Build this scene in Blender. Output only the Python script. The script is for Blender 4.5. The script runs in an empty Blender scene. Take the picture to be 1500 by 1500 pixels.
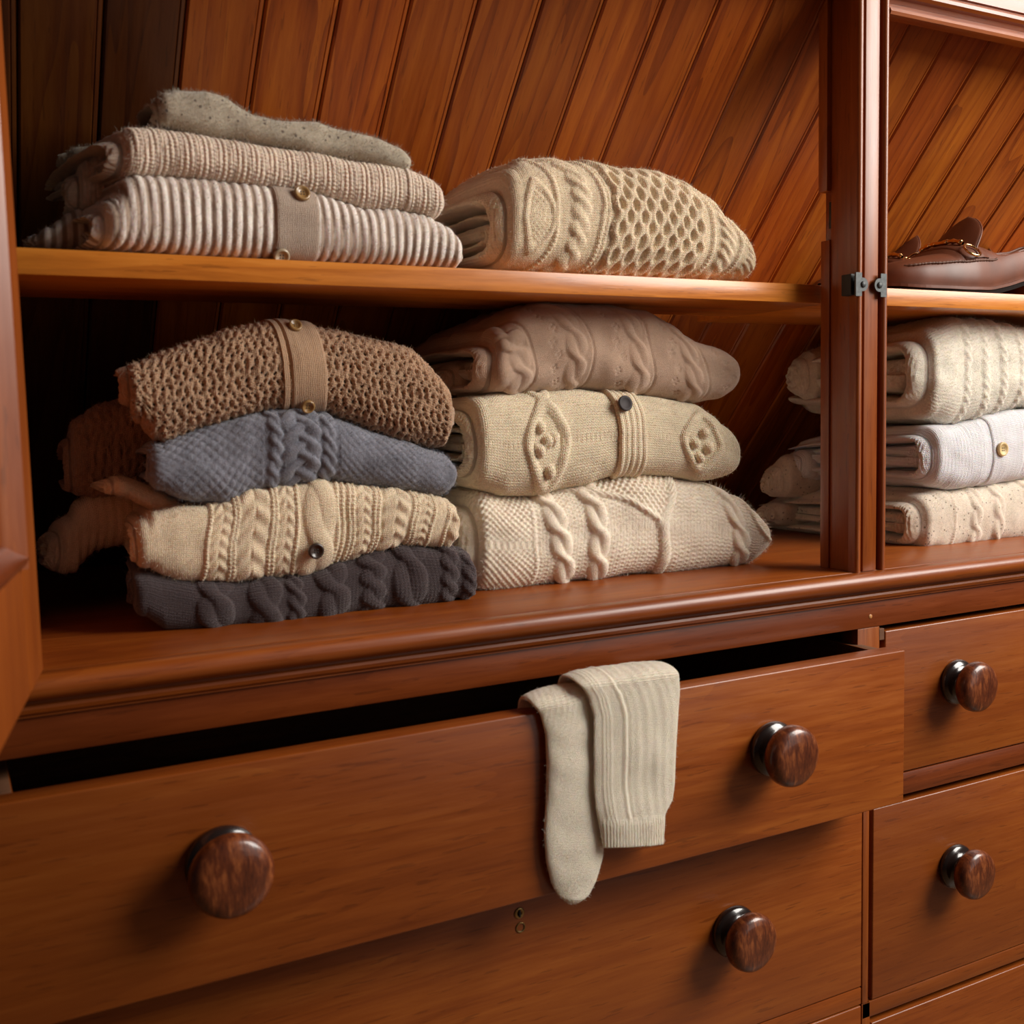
import bpy, bmesh, math, random
import numpy as np
from mathutils import Matrix, Vector
random.seed(4); rng = np.random.default_rng(11)
scene = bpy.context.scene
COL = scene.collection
PI = math.pi

# ------------------------------------------------------------------ camera
F = 1580.55                                   # focal length in pixels of a 1500 px frame
RM = np.array([[0.8834574878713507, -0.4679517077728926, -0.02289249476303913],
               [-0.06241374240640368, -0.06912442002336183, -0.995653724602716],
               [0.46433543035489927, 0.8810465445984492, -0.09027510381197734]])   # rows: right, down, forward
CAM = np.array([0.0, -0.75, 1.017875])
cd = bpy.data.cameras.new('camera'); cam = bpy.data.objects.new('camera', cd); COL.objects.link(cam)
cd.sensor_width = 36; cd.lens = 36 * F / 1500; cd.clip_start = 0.01
m3 = Matrix(((RM[0][0], -RM[1][0], -RM[2][0]), (RM[0][1], -RM[1][1], -RM[2][1]), (RM[0][2], -RM[1][2], -RM[2][2])))
cam.matrix_world = Matrix.Translation(Vector(CAM)) @ m3.to_4x4()
scene.camera = cam
cd.dof.use_dof = True; cd.dof.focus_distance = 1.12; cd.dof.aperture_fstop = 9.0
scene.view_settings.view_transform = 'Standard'; scene.view_settings.look = 'None'
scene.view_settings.gamma = 1.0; scene.view_settings.use_curve_mapping = False
scene.view_settings.exposure = 0.0

# ------------------------------------------------------------------ light: a room with a large window at the right, in front of the cupboard
W = bpy.data.worlds.new('world'); scene.world = W; W.use_nodes = True
bg = W.node_tree.nodes['Background']; bg.inputs[0].default_value = (1.0, 0.93, 0.86, 1); bg.inputs[1].default_value = 0.022

def area(name, loc, target, sx, sy, power, col):
    l = bpy.data.lights.new(name, 'AREA'); l.shape = 'RECTANGLE'; l.size = sx; l.size_y = sy
    l.energy = power; l.color = col
    o = bpy.data.objects.new(name, l); COL.objects.link(o)
    o.location = loc
    o.rotation_euler = (Vector(target) - Vector(loc)).to_track_quat('-Z', 'Y').to_euler()
    return o
area('window_light', (1.80, -1.00, 1.84), (0.45, 0.1, 0.92), 1.05, .95, 52, (1.0, 0.95, 0.88))
area('low_fill_light', (1.9, -2.6, 1.05), (0.5, 0.1, 0.8), 1.6, 1.3, 6, (1.0, 0.94, 0.88))  # added fill lamp, not a window; softens shadows below the open drawer

# ------------------------------------------------------------------ helpers
def ray(px, py):
    return RM.T @ np.array([(px - 750) / F, (py - 750) / F, 1.0])
def at(px, py, y):                             # the point of the plane y=const seen at a pixel of the photograph
    d = ray(px, py); t = (y - CAM[1]) / d[1]; return CAM + t * d

WM = {}
def link(o, parent=None, M=None):
    COL.objects.link(o)
    M = M or Matrix.Identity(4); WM[o] = M
    if parent is not None:
        o.parent = parent; o.matrix_local = WM[parent].inverted() @ M
    else:
        o.matrix_world = M
    return o
def tag(o, label=None, cat=None, group=None, kind=None):
    if label: o['label'] = label
    if cat: o['category'] = cat
    if group: o['group'] = group
    if kind: o['kind'] = kind
    return o
def empty(name, loc, **k):
    o = bpy.data.objects.new(name, None); link(o, None, Matrix.Translation(Vector(loc))); o.empty_display_size = .02
    return tag(o, **k)

def obj_np(name, V, Fc, mats, parent=None, smooth=True, uv=None, M=None, origin='c', matidx=None):
    """V (n,3) world coordinates, Fc (m,3 or 4) index array"""
    V = np.asarray(V, dtype=np.float64)
    if M is None:
        c = (V.min(0) + V.max(0)) / 2 if origin == 'c' else np.array(origin, float)
        M = Matrix.Translation(Vector(c)); V = V - c
    me = bpy.data.meshes.new(name)
    Fc = np.asarray(Fc, dtype=np.int32); k = Fc.shape[1]
    me.vertices.add(len(V)); me.vertices.foreach_set('co', V.astype(np.float32).ravel())
    me.loops.add(Fc.size); me.loops.foreach_set('vertex_index', Fc.ravel())
    me.polygons.add(len(Fc)); me.polygons.foreach_set('loop_start', np.arange(0, Fc.size, k, dtype=np.int32))
    me.polygons.foreach_set('use_smooth', np.full(len(Fc), smooth))
    if matidx is not None: me.polygons.foreach_set('material_index', np.asarray(matidx, dtype=np.int32))
    for m in (mats if isinstance(mats, (list, tuple)) else [mats]): me.materials.append(m)
    if uv is not None:
        l = me.uv_layers.new(name='UVMap'); l.data.foreach_set('uv', uv[Fc.ravel()].astype(np.float32).ravel())
    me.update(calc_edges=True); me.validate()
    return link(bpy.data.objects.new(name, me), parent, M)

def obj_bm(name, bm, mats, parent=None, smooth=False, M=None, angle=35):
    me = bpy.data.meshes.new(name)
    if M is None:
        vs = np.array([v.co[:] for v in bm.verts]); c = (vs.min(0) + vs.max(0)) / 2
        M = Matrix.Translation(Vector(c)); bmesh.ops.translate(bm, verts=bm.verts, vec=-Vector(c))
    bmesh.ops.recalc_face_normals(bm, faces=bm.faces)
    bm.to_mesh(me); bm.free()
    for m in (mats if isinstance(mats, (list, tuple)) else [mats]): me.materials.append(m)
    if smooth:
        for p in me.polygons: p.use_smooth = True
        me.set_sharp_from_angle(angle=math.radians(angle))
    return link(bpy.data.objects.new(name, me), parent, M)

def add_box(bm, x0, x1, y0, y1, z0, z1, bev=0.0, seg=2, mi=0):
    vs = [bm.verts.new((x, y, z)) for z in (z0, z1) for y in (y0, y1) for x in (x0, x1)]
    fs = [bm.faces.new([vs[i] for i in f]) for f in ((0, 2, 3, 1), (4, 5, 7, 6), (0, 1, 5, 4), (2, 6, 7, 3), (0, 4, 6, 2), (1, 3, 7, 5))]
    for f in fs: f.material_index = mi
    if bev > 0:
        es = list({e for f in fs for e in f.edges})
        r = bmesh.ops.bevel(bm, geom=es, offset=bev, segments=seg, affect='EDGES', profile=.5)
    return vs
def box(name, x0, x1, y0, y1, z0, z1, mat, parent=None, bev=.001, **k):
    bm = bmesh.new(); add_box(bm, x0, x1, y0, y1, z0, z1, bev); return obj_bm(name, bm, mat, parent, smooth=True, **k)

def prism(name, poly, a0, a1, axis, mat, parent=None, M=None, smooth=True, angle=30):
    """extrude a closed polygon. axis 'x': poly in (y,z); axis 'z': poly in (x,y)"""
    bm = bmesh.new()
    def P(p, a): return (a, p[0], p[1]) if axis == 'x' else (p[0], p[1], a)
    A = [bm.verts.new(P(p, a0)) for p in poly]; B = [bm.verts.new(P(p, a1)) for p in poly]
    n = len(poly)
    for i in range(n): bm.faces.new((A[i], A[(i + 1) % n], B[(i + 1) % n], B[i]))
    bm.faces.new(A); bm.faces.new(B[::-1])
    return obj_bm(name, bm, mat, parent, smooth=smooth, M=M, angle=angle)
def arc(cx, cy, r, a0, a1, n=8, ry=None):
    ry = ry or r
    return [(cx + r * math.cos(math.radians(a0 + (a1 - a0) * i / n)), cy + ry * math.sin(math.radians(a0 + (a1 - a0) * i / n))) for i in range(n + 1)]

def lathe(prof, n=40, base=(0, 0, 0), ax='-y', mats=None):
    """prof: (r, h, matindex); axis along h. returns V, F, mi"""
    V = []; Fc = []; mi = []
    for r, h, _ in prof:
        for i in range(n):
            a = 2 * PI * i / n; V.append((r * math.cos(a), -h, r * math.sin(a)))
    for j in range(len(prof) - 1):
        for i in range(n):
            Fc.append((j * n + i, j * n + (i + 1) % n, (j + 1) * n + (i + 1) % n, (j + 1) * n + i)); mi.append(prof[j][2])
    return np.array(V) + np.array(base), np.array(Fc), mi

def tube(pts, r, n=8, closed=False):
    pts = np.array(pts, float); m = len(pts); V = []; Fc = []
    for i in range(m):
        a = pts[(i + 1) % m] if (closed or i < m - 1) else pts[i]; b = pts[i - 1] if (closed or i > 0) else pts[i]
        d = a - b; d /= np.linalg.norm(d) + 1e-12
        u = np.cross(d, [0.13, 0.21, 0.97]); u /= np.linalg.norm(u); w = np.cross(d, u)
        rr = r[i] if hasattr(r, '__len__') else r
        for k in range(n):
            t = 2 * PI * k / n; V.append(pts[i] + rr * (math.cos(t) * u + math.sin(t) * w))
    for i in range(m if closed else m - 1):
        for k in range(n):
            j = (i + 1) % m; Fc.append((i * n + k, i * n + (k + 1) % n, j * n + (k + 1) % n, j * n + k))
    return np.array(V), np.array(Fc)
def joinm(parts):
    V = []; Fc = []; o = 0
    for v, f in parts: V.append(v); Fc.append(np.array(f) + o); o += len(v)
    return np.vstack(V), np.vstack(Fc)

# ------------------------------------------------------------------ materials
class NT:
    def __init__(s, name):
        s.m = bpy.data.materials.new(name); s.m.use_nodes = True; s.t = s.m.node_tree; s.b = s.t.nodes['Principled BSDF']
    def n(s, ty, **k):
        nd = s.t.nodes.new(ty)
        for a, b in k.items(): setattr(nd, a, b)
        return nd
    def l(s, a, b): s.t.links.new(a, b)
    def math(s, op, a, b=None, c=None, clamp=False):
        nd = s.n('ShaderNodeMath', operation=op); nd.use_clamp = clamp
        for i, v in enumerate((a, b, c)):
            if v is None: continue
            if isinstance(v, (int, float)): nd.inputs[i].default_value = v
            else: s.l(v, nd.inputs[i])
        return nd.outputs[0]
    def mix(s, f, a, b, mode='MIX'):
        nd = s.n('ShaderNodeMix', data_type='RGBA', blend_type=mode)
        for i, v in ((0, f), (6, a), (7, b)):
            if isinstance(v, (int, float)): nd.inputs[i].default_value = v
            elif isinstance(v, tuple): nd.inputs[i].default_value = (*v, 1) if len(v) == 3 else v
            else: s.l(v, nd.inputs[i])
        return nd.outputs[2]
    def noise(s, vec, scale, detail=3, rough=.5, dist=0.0):
        nd = s.n('ShaderNodeTexNoise'); nd.inputs['Scale'].default_value = scale; nd.inputs['Detail'].default_value = detail
        nd.inputs['Roughness'].default_value = rough; nd.inputs['Distortion'].default_value = dist
        s.l(vec, nd.inputs['Vector']); return nd.outputs[0]
    def ramp(s, f, stops):
        nd = s.n('ShaderNodeValToRGB'); el = nd.color_ramp.elements
        while len(el) < len(stops): el.new(.5)
        for e, (p, c) in zip(el, stops): e.position = p; e.color = (*c, 1) if len(c) == 3 else c
        s.l(f, nd.inputs[0]); return nd.outputs[0]
    def bump(s, h, dist, strength=1.0, prev=None):
        nd = s.n('ShaderNodeBump'); nd.inputs['Distance'].default_value = dist; nd.inputs['Strength'].default_value = strength
        s.l(h, nd.inputs['Height'])
        if prev is not None: s.l(prev, nd.inputs['Normal'])
        return nd.outputs[0]
def srgb(r, g, b):
    f = lambda c: (c / 255 / 12.92) if c / 255 <= .04045 else ((c / 255 + .055) / 1.055) ** 2.4
    return (f(r), f(g), f(b))

def wood(name, axis, light, mid, dark, rough=.36, streak=1.0, scale=1.0, rings=.22, coat=.18, tint=False):
    s = NT(name)
    tc = s.n('ShaderNodeTexCoord'); oi = s.n('ShaderNodeObjectInfo')
    off = s.n('ShaderNodeVectorMath', operation='SCALE'); off.inputs[0].default_value = (7.3, 3.1, 5.7)
    s.l(oi.outputs['Random'], off.inputs['Scale'])
    add = s.n('ShaderNodeVectorMath', operation='ADD'); s.l(tc.outputs['Object'], add.inputs[0]); s.l(off.outputs[0], add.inputs[1])
    mp = s.n('ShaderNodeMapping'); s.l(add.outputs[0], mp.inputs[0])
    sc = [1, 1, 1]; sc['xyz'.index(axis)] = .07; mp.inputs['Scale'].default_value = sc
    v = mp.outputs[0]
    n1 = s.noise(v, 26 * scale, 5, .6, .6)         # broad streaks
    n2 = s.noise(v, 190 * scale, 4, .65, .2)       # fine grain
    n3 = s.noise(v, 7 * scale, 3, .5, 1.0)         # cathedral figure
    rg = s.math('MULTIPLY', n3, 16.0); rg = s.math('FRACT', rg)
    rg = s.math('POWER', rg, 3.0)
    f = s.math('ADD', s.math('MULTIPLY', n1, .62 * streak), s.math('MULTIPLY', n2, .38))
    f = s.math('SUBTRACT', f, s.math('MULTIPLY', rg, rings * .35))
    c = s.ramp(f, [(.24, dark), (.47, mid), (.66, light)])
    big = s.noise(add.outputs[0], 3.0, 2)
    c = s.mix(s.ramp(big, [(.35, (0, 0, 0)), (.7, (.55, .55, .55))]), c, tuple(x * .72 for x in mid))
    pores = s.math('GREATER_THAN', s.noise(v, 420 * scale, 2, .5), .66)
    c = s.mix(s.math('MULTIPLY', pores, .35), c, tuple(x * .45 for x in dark))
    if tint: c = s.mix(1.0, c, oi.outputs['Color'], 'MULTIPLY')
    s.l(c, s.b.inputs['Base Color'])
    rr = s.math('ADD', s.math('MULTIPLY', n2, .22), rough - .1); s.l(rr, s.b.inputs['Roughness'])
    s.b.inputs['Coat Weight'].default_value = coat; s.b.inputs['Coat Roughness'].default_value = .22
    s.b.inputs['Specular IOR Level'].default_value = .45
    s.l(s.bump(n2, .00035, .5, s.bump(s.noise(add.outputs[0], 9, 2), .004, .25)), s.b.inputs['Normal'])
    return s.m
LT, MD, DK = (.37, .098, .011), (.265, .058, .0062), (.155, .028, .0036)
wood_x = wood('varnished_pine_across', 'x', LT, MD, DK)
wood_z = wood('varnished_pine_upright', 'z', LT, MD, DK)
wood_y = wood('varnished_pine_deep', 'y', LT, MD, DK)
wood_shelf = wood('honey_pine_shelf', 'x', (.86, .33, .048), (.66, .21, .024), (.28, .065, .009), rough=.3)
wood_board = wood('lining_board', 'y', (.56, .155, .011), (.37, .080, .0058), (.13, .020, .0025), rough=.42, streak=1.15, rings=.5, coat=.12, tint=True)
wood_red = wood('reddish_rail', 'x', (.30, .066, .011), (.20, .040, .0075), (.09, .017, .004), rough=.3)
wood_dark_in = wood('unvarnished_inside', 'x', (.24, .10, .04), (.15, .06, .025), (.08, .03, .012), rough=.7, coat=0)

def simple(name, col, rough=.5, metal=0.0, coat=0.0, noise=None, bumpd=0.0):
    s = NT(name); s.b.inputs['Roughness'].default_value = rough; s.b.inputs['Metallic'].default_value = metal
    s.b.inputs['Coat Weight'].default_value = coat
    tc = s.n('ShaderNodeTexCoord')
    sc, amt = noise or (60, .25)
    n = s.noise(tc.outputs['Object'], sc, 4)
    c = s.mix(s.ramp(n, [(.3, (0, 0, 0)), (.7, (1, 1, 1))]), tuple(x * (1 - amt) for x in col), tuple(min(1, x * (1 + amt)) for x in col))
    s.l(c, s.b.inputs['Base Color'])
    if bumpd: s.l(s.bump(n, bumpd, .6), s.b.inputs['Normal'])
    return s.m
knob_dark = simple('ebonised_knob_base', (.022, .012, .010), .22, coat=.5)
def knobmat():
    s = NT('worn_knob_face'); tc = s.n('ShaderNodeTexCoord')
    mp = s.n('ShaderNodeMapping'); mp.inputs['Scale'].default_value = (1, .5, .25); mp.inputs['Rotation'].default_value = (0, .5, 0); s.l(tc.outputs['Object'], mp.inputs[0])
    n1 = s.noise(mp.outputs[0], 130, 6, .7, .5); n2 = s.noise(mp.outputs[0], 600, 3)
    f = s.math('ADD', s.math('MULTIPLY', n1, .75), s.math('MULTIPLY', n2, .25))
    s.l(s.ramp(f, [(.36, (.045, .011, .006)), (.5, (.13, .030, .010)), (.66, (.36, .105, .030))]), s.b.inputs['Base Color'])
    s.b.inputs['Roughness'].default_value = .3; s.b.inputs['Coat Weight'].default_value = .35
    s.l(s.bump(n1, .0006, .4), s.b.inputs['Normal']); return s.m
knob_face = knobmat()
grey_metal = simple('dull_grey_metal', (.075, .08, .08), .55, .4, noise=(300, .25), bumpd=.0003)
brass_old = simple('old_brass', (.30, .19, .07), .4, .9)
gold = simple('polished_gilt', (.80, .52, .22), .18, 1.0)
black_gap = simple('dark_iron', (.01, .009, .008), .6)
floor_m = wood('floor_boards', 'x', (.30, .16, .07), (.22, .11, .05), (.12, .06, .025), rough=.5)

def yarn(name, col, w=2.2, h=1.6, amp=.5, mott=.14, flecks=None, col2=None, sheen=.35, kind='knit', stripe=None):
    """w,h stitch size in mm (UV is in centimetres); flecks (colour, density)"""
    s = NT(name); uvn = s.n('ShaderNodeTexCoord'); sep = s.n('ShaderNodeSeparateXYZ'); s.l(uvn.outputs['UV'], sep.inputs[0])
    tc = uvn.outputs['Object']
    wob = s.math('MULTIPLY', s.math('SUBTRACT', s.noise(uvn.outputs['UV'], 2.2, 2), .5), .12)
    S = s.math('ADD', sep.outputs[0], wob); T = s.math('ADD', sep.outputs[1], wob)
    fx = s.math('FRACT', s.math('MULTIPLY', S, 10 / w))
    a = s.math('MULTIPLY', s.math('ABSOLUTE', s.math('SUBTRACT', fx, .5)), 2.0)          # 0 centre .. 1 edge of a wale
    if kind == 'knit':
        leg = s.math('SUBTRACT', 1.0, s.math('ABSOLUTE', s.math('SUBTRACT', s.math('MULTIPLY', a, 2.0), 1.0)))
        row = s.math('SINE', s.math('MULTIPLY', s.math('ADD', s.math('MULTIPLY', T, 10 / h), s.math('MULTIPLY', a, .55)), 2 * PI))
        hgt = s.math('MULTIPLY', s.math('POWER', leg, .6), s.math('ADD', s.math('MULTIPLY', row, .35), .65))
    elif kind == 'purl':
        row = s.math('SINE', s.math('MULTIPLY', s.math('ADD', s.math('MULTIPLY', T, 10 / h), s.math('MULTIPLY', a, .25)), 2 * PI))
        hgt = s.math('ADD', s.math('MULTIPLY', row, .4), s.math('MULTIPLY', s.math('SINE', s.math('MULTIPLY', S, 20 * PI / w)), .3))
    elif kind == 'rib':
        hgt = s.math('ADD', s.math('SUBTRACT', 1.0, s.math('POWER', a, 2.0)), s.math('MULTIPLY', s.math('SINE', s.math('MULTIPLY', T, 20 * PI / h)), .15))
    else:
        hgt = s.noise(uvn.outputs['UV'], 9, 4, .6)
    fib = s.noise(tc, 900, 3, .7); hgt2 = s.math('ADD', hgt, s.math('MULTIPLY', fib, .9))
    bm = s.bump(hgt2, amp / 1000, 1.0); s.l(bm, s.b.inputs['Normal'])
    big = s.noise(tc, 45, 3, .6); med = s.noise(tc, 380, 3, .7)
    m = s.math('ADD', s.math('MULTIPLY', big, .5), s.math('MULTIPLY', med, .5))
    c = s.mix(s.ramp(m, [(.36, (0, 0, 0)), (.64, (1, 1, 1))]), tuple(x * (1 - mott) for x in (col2 or col)), tuple(min(1, x * (1 + mott)) for x in col))
    if stripe is not None:
        per, c2, ph = stripe
        st = s.math('SINE', s.math('MULTIPLY', s.math('ADD', sep.outputs[0], ph), 2 * PI / per))
        c = s.mix(s.ramp(s.math('ADD', s.math('MULTIPLY', st, .5), .5), [(.18, (0, 0, 0)), (.72, (1, 1, 1))]), c2, c)
    if flecks:
        fc, dens = flecks
        vo = s.n('ShaderNodeTexVoronoi'); vo.inputs['Scale'].default_value = 300; s.l(tc, vo.inputs['Vector'])
        sp = s.n('ShaderNodeSeparateColor'); s.l(vo.outputs['Color'], sp.inputs[0])
        k = s.math('MULTIPLY', s.math('LESS_THAN', vo.outputs['Distance'], .34), s.math('LESS_THAN', sp.outputs[0], dens))
        c = s.mix(s.math('MULTIPLY', k, .75), c, fc)
    s.l(c, s.b.inputs['Base Color'])
    s.b.inputs['Roughness'].default_value = .92; s.b.inputs['Specular IOR Level'].default_value = .15
    s.b.inputs['Sheen Weight'].default_value = sheen; s.b.inputs['Sheen Roughness'].default_value = .5
    s.b.inputs['Subsurface Weight'].default_value = .30; s.b.inputs['Subsurface Radius'].default_value = (1.0, .45, .22); s.b.inputs['Subsurface Scale'].default_value = .0035
    return s.m

# ------------------------------------------------------------------ room
def structure(o): o['kind'] = 'structure'; return o
structure(box('floor', -2.5, 4.0, -4.5, 1.2, -.05, 0, floor_m, bev=0))
ZL = .86
TH = math.radians(48.085)
dv = Vector((0, math.cos(TH), -math.sin(TH))); nv = Vector((0, -math.sin(TH), -math.cos(TH)))     # along the slope downwards / into the room
PC = math.sin(TH) * .285 + math.cos(TH) * 1.12                                                      # plane: sin*y + cos*z = PC
def slope_y(z): return (PC - math.cos(TH) * z) / math.sin(TH)
# sloping ceiling panel behind the lining boards
cm = bmesh.new()
z_hi, z_lo = 1.62, .40
pts = [(slope_y(z_hi), z_hi), (slope_y(z_lo), z_lo)]
th = .02; o2 = [(y + math.sin(TH) * t2, z + math.cos(TH) * t2) for (y, z) in pts for t2 in (.013, .03)]
ceil_o = prism('ceiling', [o2[0], o2[1], o2[3], o2[2]], -.6, 2.2, 'x', wood_dark_in); structure(ceil_o)
# lining boards: each one an object, local x across, local y along the slope, local z towards the room
bw = .0577
gx0 = float((CAM + 0)[0])
d0 = ray(1056, 0); t0 = (PC - (math.sin(TH) * CAM[1] + math.cos(TH) * CAM[2])) / (math.sin(TH) * d0[1] + math.cos(TH) * d0[2]); gx0 = (CAM + t0 * d0)[0]
w2 = bw / 2 - .0004
prof = [(-w2, -.012), (-w2, -.0022), (-w2 + .0012, -.0004), (-w2 + .0034, -.0001), (-w2 + .0042, -.0009), (-w2 + .0050, 0), (0, .0003), (w2 - .0018, 0), (w2, -.0020), (w2, -.012)]
board_me = None
i0 = -int((gx0 + .35) / bw) - 1
for i in range(i0, i0 + 40):
    xc = gx0 + (i + .5) * bw
    zc = 1.03; M = Matrix((( -1, dv.x, nv.x, xc), (0, dv.y, nv.y, slope_y(zc)), (0, dv.z, nv.z, zc), (0, 0, 0, 1)))
    if board_me is None:
        bm = bmesh.new(); A = [bm.verts.new((p[0], -.78, p[1])) for p in prof]; B = [bm.verts.new((p[0], .72, p[1])) for p in prof]
        for j in range(len(prof)): bm.faces.new((A[j], A[(j + 1) % len(prof)], B[(j + 1) % len(prof)], B[j]))
        bm.faces.new(A); bm.faces.new(B[::-1])
        bo = obj_bm('board', bm, wood_board, ceil_o, M=M); board_me = bo.data
    else:
        bo = bpy.data.objects.new('board', board_me); link(bo, ceil_o, M)
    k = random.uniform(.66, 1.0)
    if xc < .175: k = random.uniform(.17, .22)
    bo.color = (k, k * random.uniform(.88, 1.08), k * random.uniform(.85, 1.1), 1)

# ------------------------------------------------------------------ cupboard
cup = empty('wardrobe_cupboard', (.78, .25, 0), label='large built-in varnished pine cupboard with open shelves above rows of drawers', cat='cupboard')
XL, XR = .002, 1.62
# ledge: deep board, then the moulding in front of it
box('ledge_board', XL - .02, XR, 0.0006, .56, ZL - .022, ZL, wood_x, cup, bev=.0005)
poly = [(0, ZL - .0005), (-.004, ZL), (-.009, ZL - .0003)] + arc(-.0088, ZL - .0088, .0085, 88, 270, 12) + \
       [(-.0085, ZL - .0178), (-.0045, ZL - .0182), (-.0045, ZL - .0205), (-.0062, ZL - .0215), (-.0068, ZL - .0235), (-.0058, ZL - .0262), (-.0028, ZL - .0285), (-.0028, ZL - .0294), (0, ZL - .0294)]
prism('ledge_moulding', poly, XL - .04, XR, 'x', wood_shelf if 0 else wood_x, cup)
box('top_rail', XL - .02, XR, 0, .022, .8045, ZL - .0296, wood_red, cup, bev=.0008)
# shelf
box('shelf', .052, .7795, .05, .19, 1.1185, 1.1363, wood_shelf, cup, bev=.0009)
box('shelf', .7800, 1.6, .05, .262, 1.1185, 1.1363, wood_shelf, cup, bev=.0009)
# divider post: centre strip, two beads, a body behind, door stops
ZT = 1.52
box('post_body', .7642, .8005, .0075, .034, ZL, ZT, wood_z, cup, bev=.0008)
box('post_strip', .7728, .7902, -.0008, .0074, ZL, ZT, wood_z, cup, bev=.0006)
for x0 in (.7622, .7946):
    p = [(x0, .0074)] + [(x0 + .0034 - .0034 * math.cos(a), -.0002 - .0032 * math.sin(a)) for a in np.linspace(0, PI, 11)] + [(x0 + .0068, .0074)]
    prism('bead', p, ZL, ZT, 'z', wood_z, cup)
box('door_stop', .7625, .7735, .034, .0455, ZL, 1.1768, wood_z, cup, bev=.0008)
box('door_stop', .7590, .7735, .034, .0455, 1.2222, ZT, wood_z, cup, bev=.0008)
bm = bmesh.new(); add_box(bm, .7662, .7735, .0345, .043, 1.177, 1.222, .0008); add_box(bm, .7648, .7668, .0335, .0375, 1.187, 1.213, .0005, mi=1)
obj_bm('keeper', bm, [wood_red, black_gap], cup, smooth=True)
# head rail over both bays with its mouldings
def head(x0, x1, nm, dz=0.0):
    poly = [(.009, 1.378), (.0, 1.3775), (-.0030, 1.3785), (-.0042, 1.3812), (-.0030, 1.3842), (.0, 1.3850), (.004, 1.3875), (.0052, 1.3915), (.002, 1.3948),
            (-.0022, 1.3956), (-.0048, 1.3980), (-.0050, 1.4012), (-.0030, 1.4036), (.0010, 1.4044), (.0010, 1.4062), (-.0018, 1.4068), (-.0018, 1.52), (.009, 1.52)]
    prism(nm, [(a, b + dz) for a, b in poly], x0, x1, 'x', wood_x, cup)
head(.8010, XR, 'head_rail')
head(XL - .02, .7620, 'head_rail', .018)
# latch plates
def latch(x_edge, sgn, xc):
    bm = bmesh.new()
    n = 14; zt, zb = 1.1412, 1.1196; zc = (zt + zb) / 2
    pts = [(x_edge, zb), (x_edge, zt), (x_edge + sgn * .0075, zt), (x_edge + sgn * .0075, zc + .0062)]
    pts += [(xc + sgn * .0062 * math.cos(a) , zc + .0062 * math.sin(a)) for a in np.linspace(PI / 2, -PI / 2, n)]
    pts += [(x_edge + sgn * .0075, zc - .0062), (x_edge + sgn * .0075, zb)]
    A = [bm.verts.new((p[0], -.0056, p[1])) for p in pts]; B = [bm.verts.new((p[0], -.0038, p[1])) for p in pts]
    m = len(pts)
    for i in range(m): bm.faces.new((A[i], A[(i + 1) % m], B[(i + 1) % m], B[i]))
    bm.faces.new(A); bm.faces.new(B[::-1])
    o = obj_bm('latch_plate', bm, grey_metal, cup)
    V, Fc, _ = lathe([(.0001, .0016, 0), (.0024, .0014, 0), (.0030, .0006, 0), (.0030, -.0004, 0)], 18, (xc, -.0056, zc))
    sc = obj_np('screw', V, Fc, grey_metal, o)
YP = -.0056
latch(at(1254, 418, YP)[0], 1, at(1264.5, 418, YP)[0]); latch(at(1299, 418, YP)[0], -1, at(1288.5, 418, YP)[0])
box('latch_catch', .7560, .7640, -.0005, .012, 1.121, 1.1405, black_gap, cup, bev=.0008)

# frame below: stiles and rails between the drawers
box('stile', XL - .06, XL - .0008, 0, .022, .0, .8043, wood_z, cup)
box('stile', .7772, .7855, .0005, .022, .424, .6285, wood_z, cup)
box('stile', .7682, .7975, .0005, .022, .6285, .8043, wood_z, cup)
box('stile', .7772, .7885, .0005, .022, .05, .424, wood_z, cup)
box('drawer_rail', .798, XR, 0.0005, .022, .6285, .6512, wood_red, cup)
box('drawer_rail', .777, XR, 0.0005, .022, .4075, .4240, wood_x, cup)
box('drawer_rail', XL, .7768, 0.0012, .022, .4240, .4415, wood_x, cup)
box('drawer_rail', XL, .7680, 0.0012, .022, .6300, .6440, wood_x, cup)
box('plinth', XL - .06, XR, .012, .03, 0, .078, wood_x, cup)
box('side_panel', XL - .062, XL - .002, .024, .50, 0, ZL - .023, wood_dark_in, cup)
box('side_panel', .02, .046, .002, .30, ZL, 1.10, wood_z, cup)
box('carcass_partition', .779, .797, .024, .50, .08, ZL - .023, wood_dark_in, cup)
box('side_panel', XR - .001, XR + .02, 0, .50, 0, ZL - .023, wood_z, cup)
bm = bmesh.new(); add_box(bm, .7968, .8035, .0003, .012, .790, .8015, .0006); obj_bm('stop_block', bm, wood_dark_in, cup)

def knob_profile(r):
    k = r / .026
    P = [(.0001, 0, 0), (.0225 * k, 0, 0), (.0240 * k, .0020, 0), (.0240 * k, .0045, 0), (.0225 * k, .0070, 0), (.0185 * k, .0085, 0), (.0150 * k, .0105, 0), (.0140 * k, .0130, 0),
         (.0150 * k, .0155, 0), (.0200 * k, .0178, 0), (.0245 * k, .0200, 1), (.0262 * k, .0235, 1), (.0262 * k, .0275, 1), (.0250 * k, .0312, 1), (.0225 * k, .0335, 1), (.0180 * k, .0350, 1), (.0100 * k, .0356, 1), (.0001, .0358, 1)]
    return P
def knob(parent, px, py, yface, r=.026, depth=.0358):
    c = at(px, py, yface - depth)
    V, Fc, mi = lathe(knob_profile(r), 44, (c[0], yface, c[2]))
    V[:, 1] = yface + (V[:, 1] - yface) * depth / .0358
    return obj_np('knob', V, Fc, [knob_dark, knob_face], parent, matidx=mi)
def knob_xz(parent, x, z, yface, r=.026):
    V, Fc, mi = lathe(knob_profile(r), 44, (x, yface, z)); return obj_np('knob', V, Fc, [knob_dark, knob_face], parent, matidx=mi)

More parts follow.
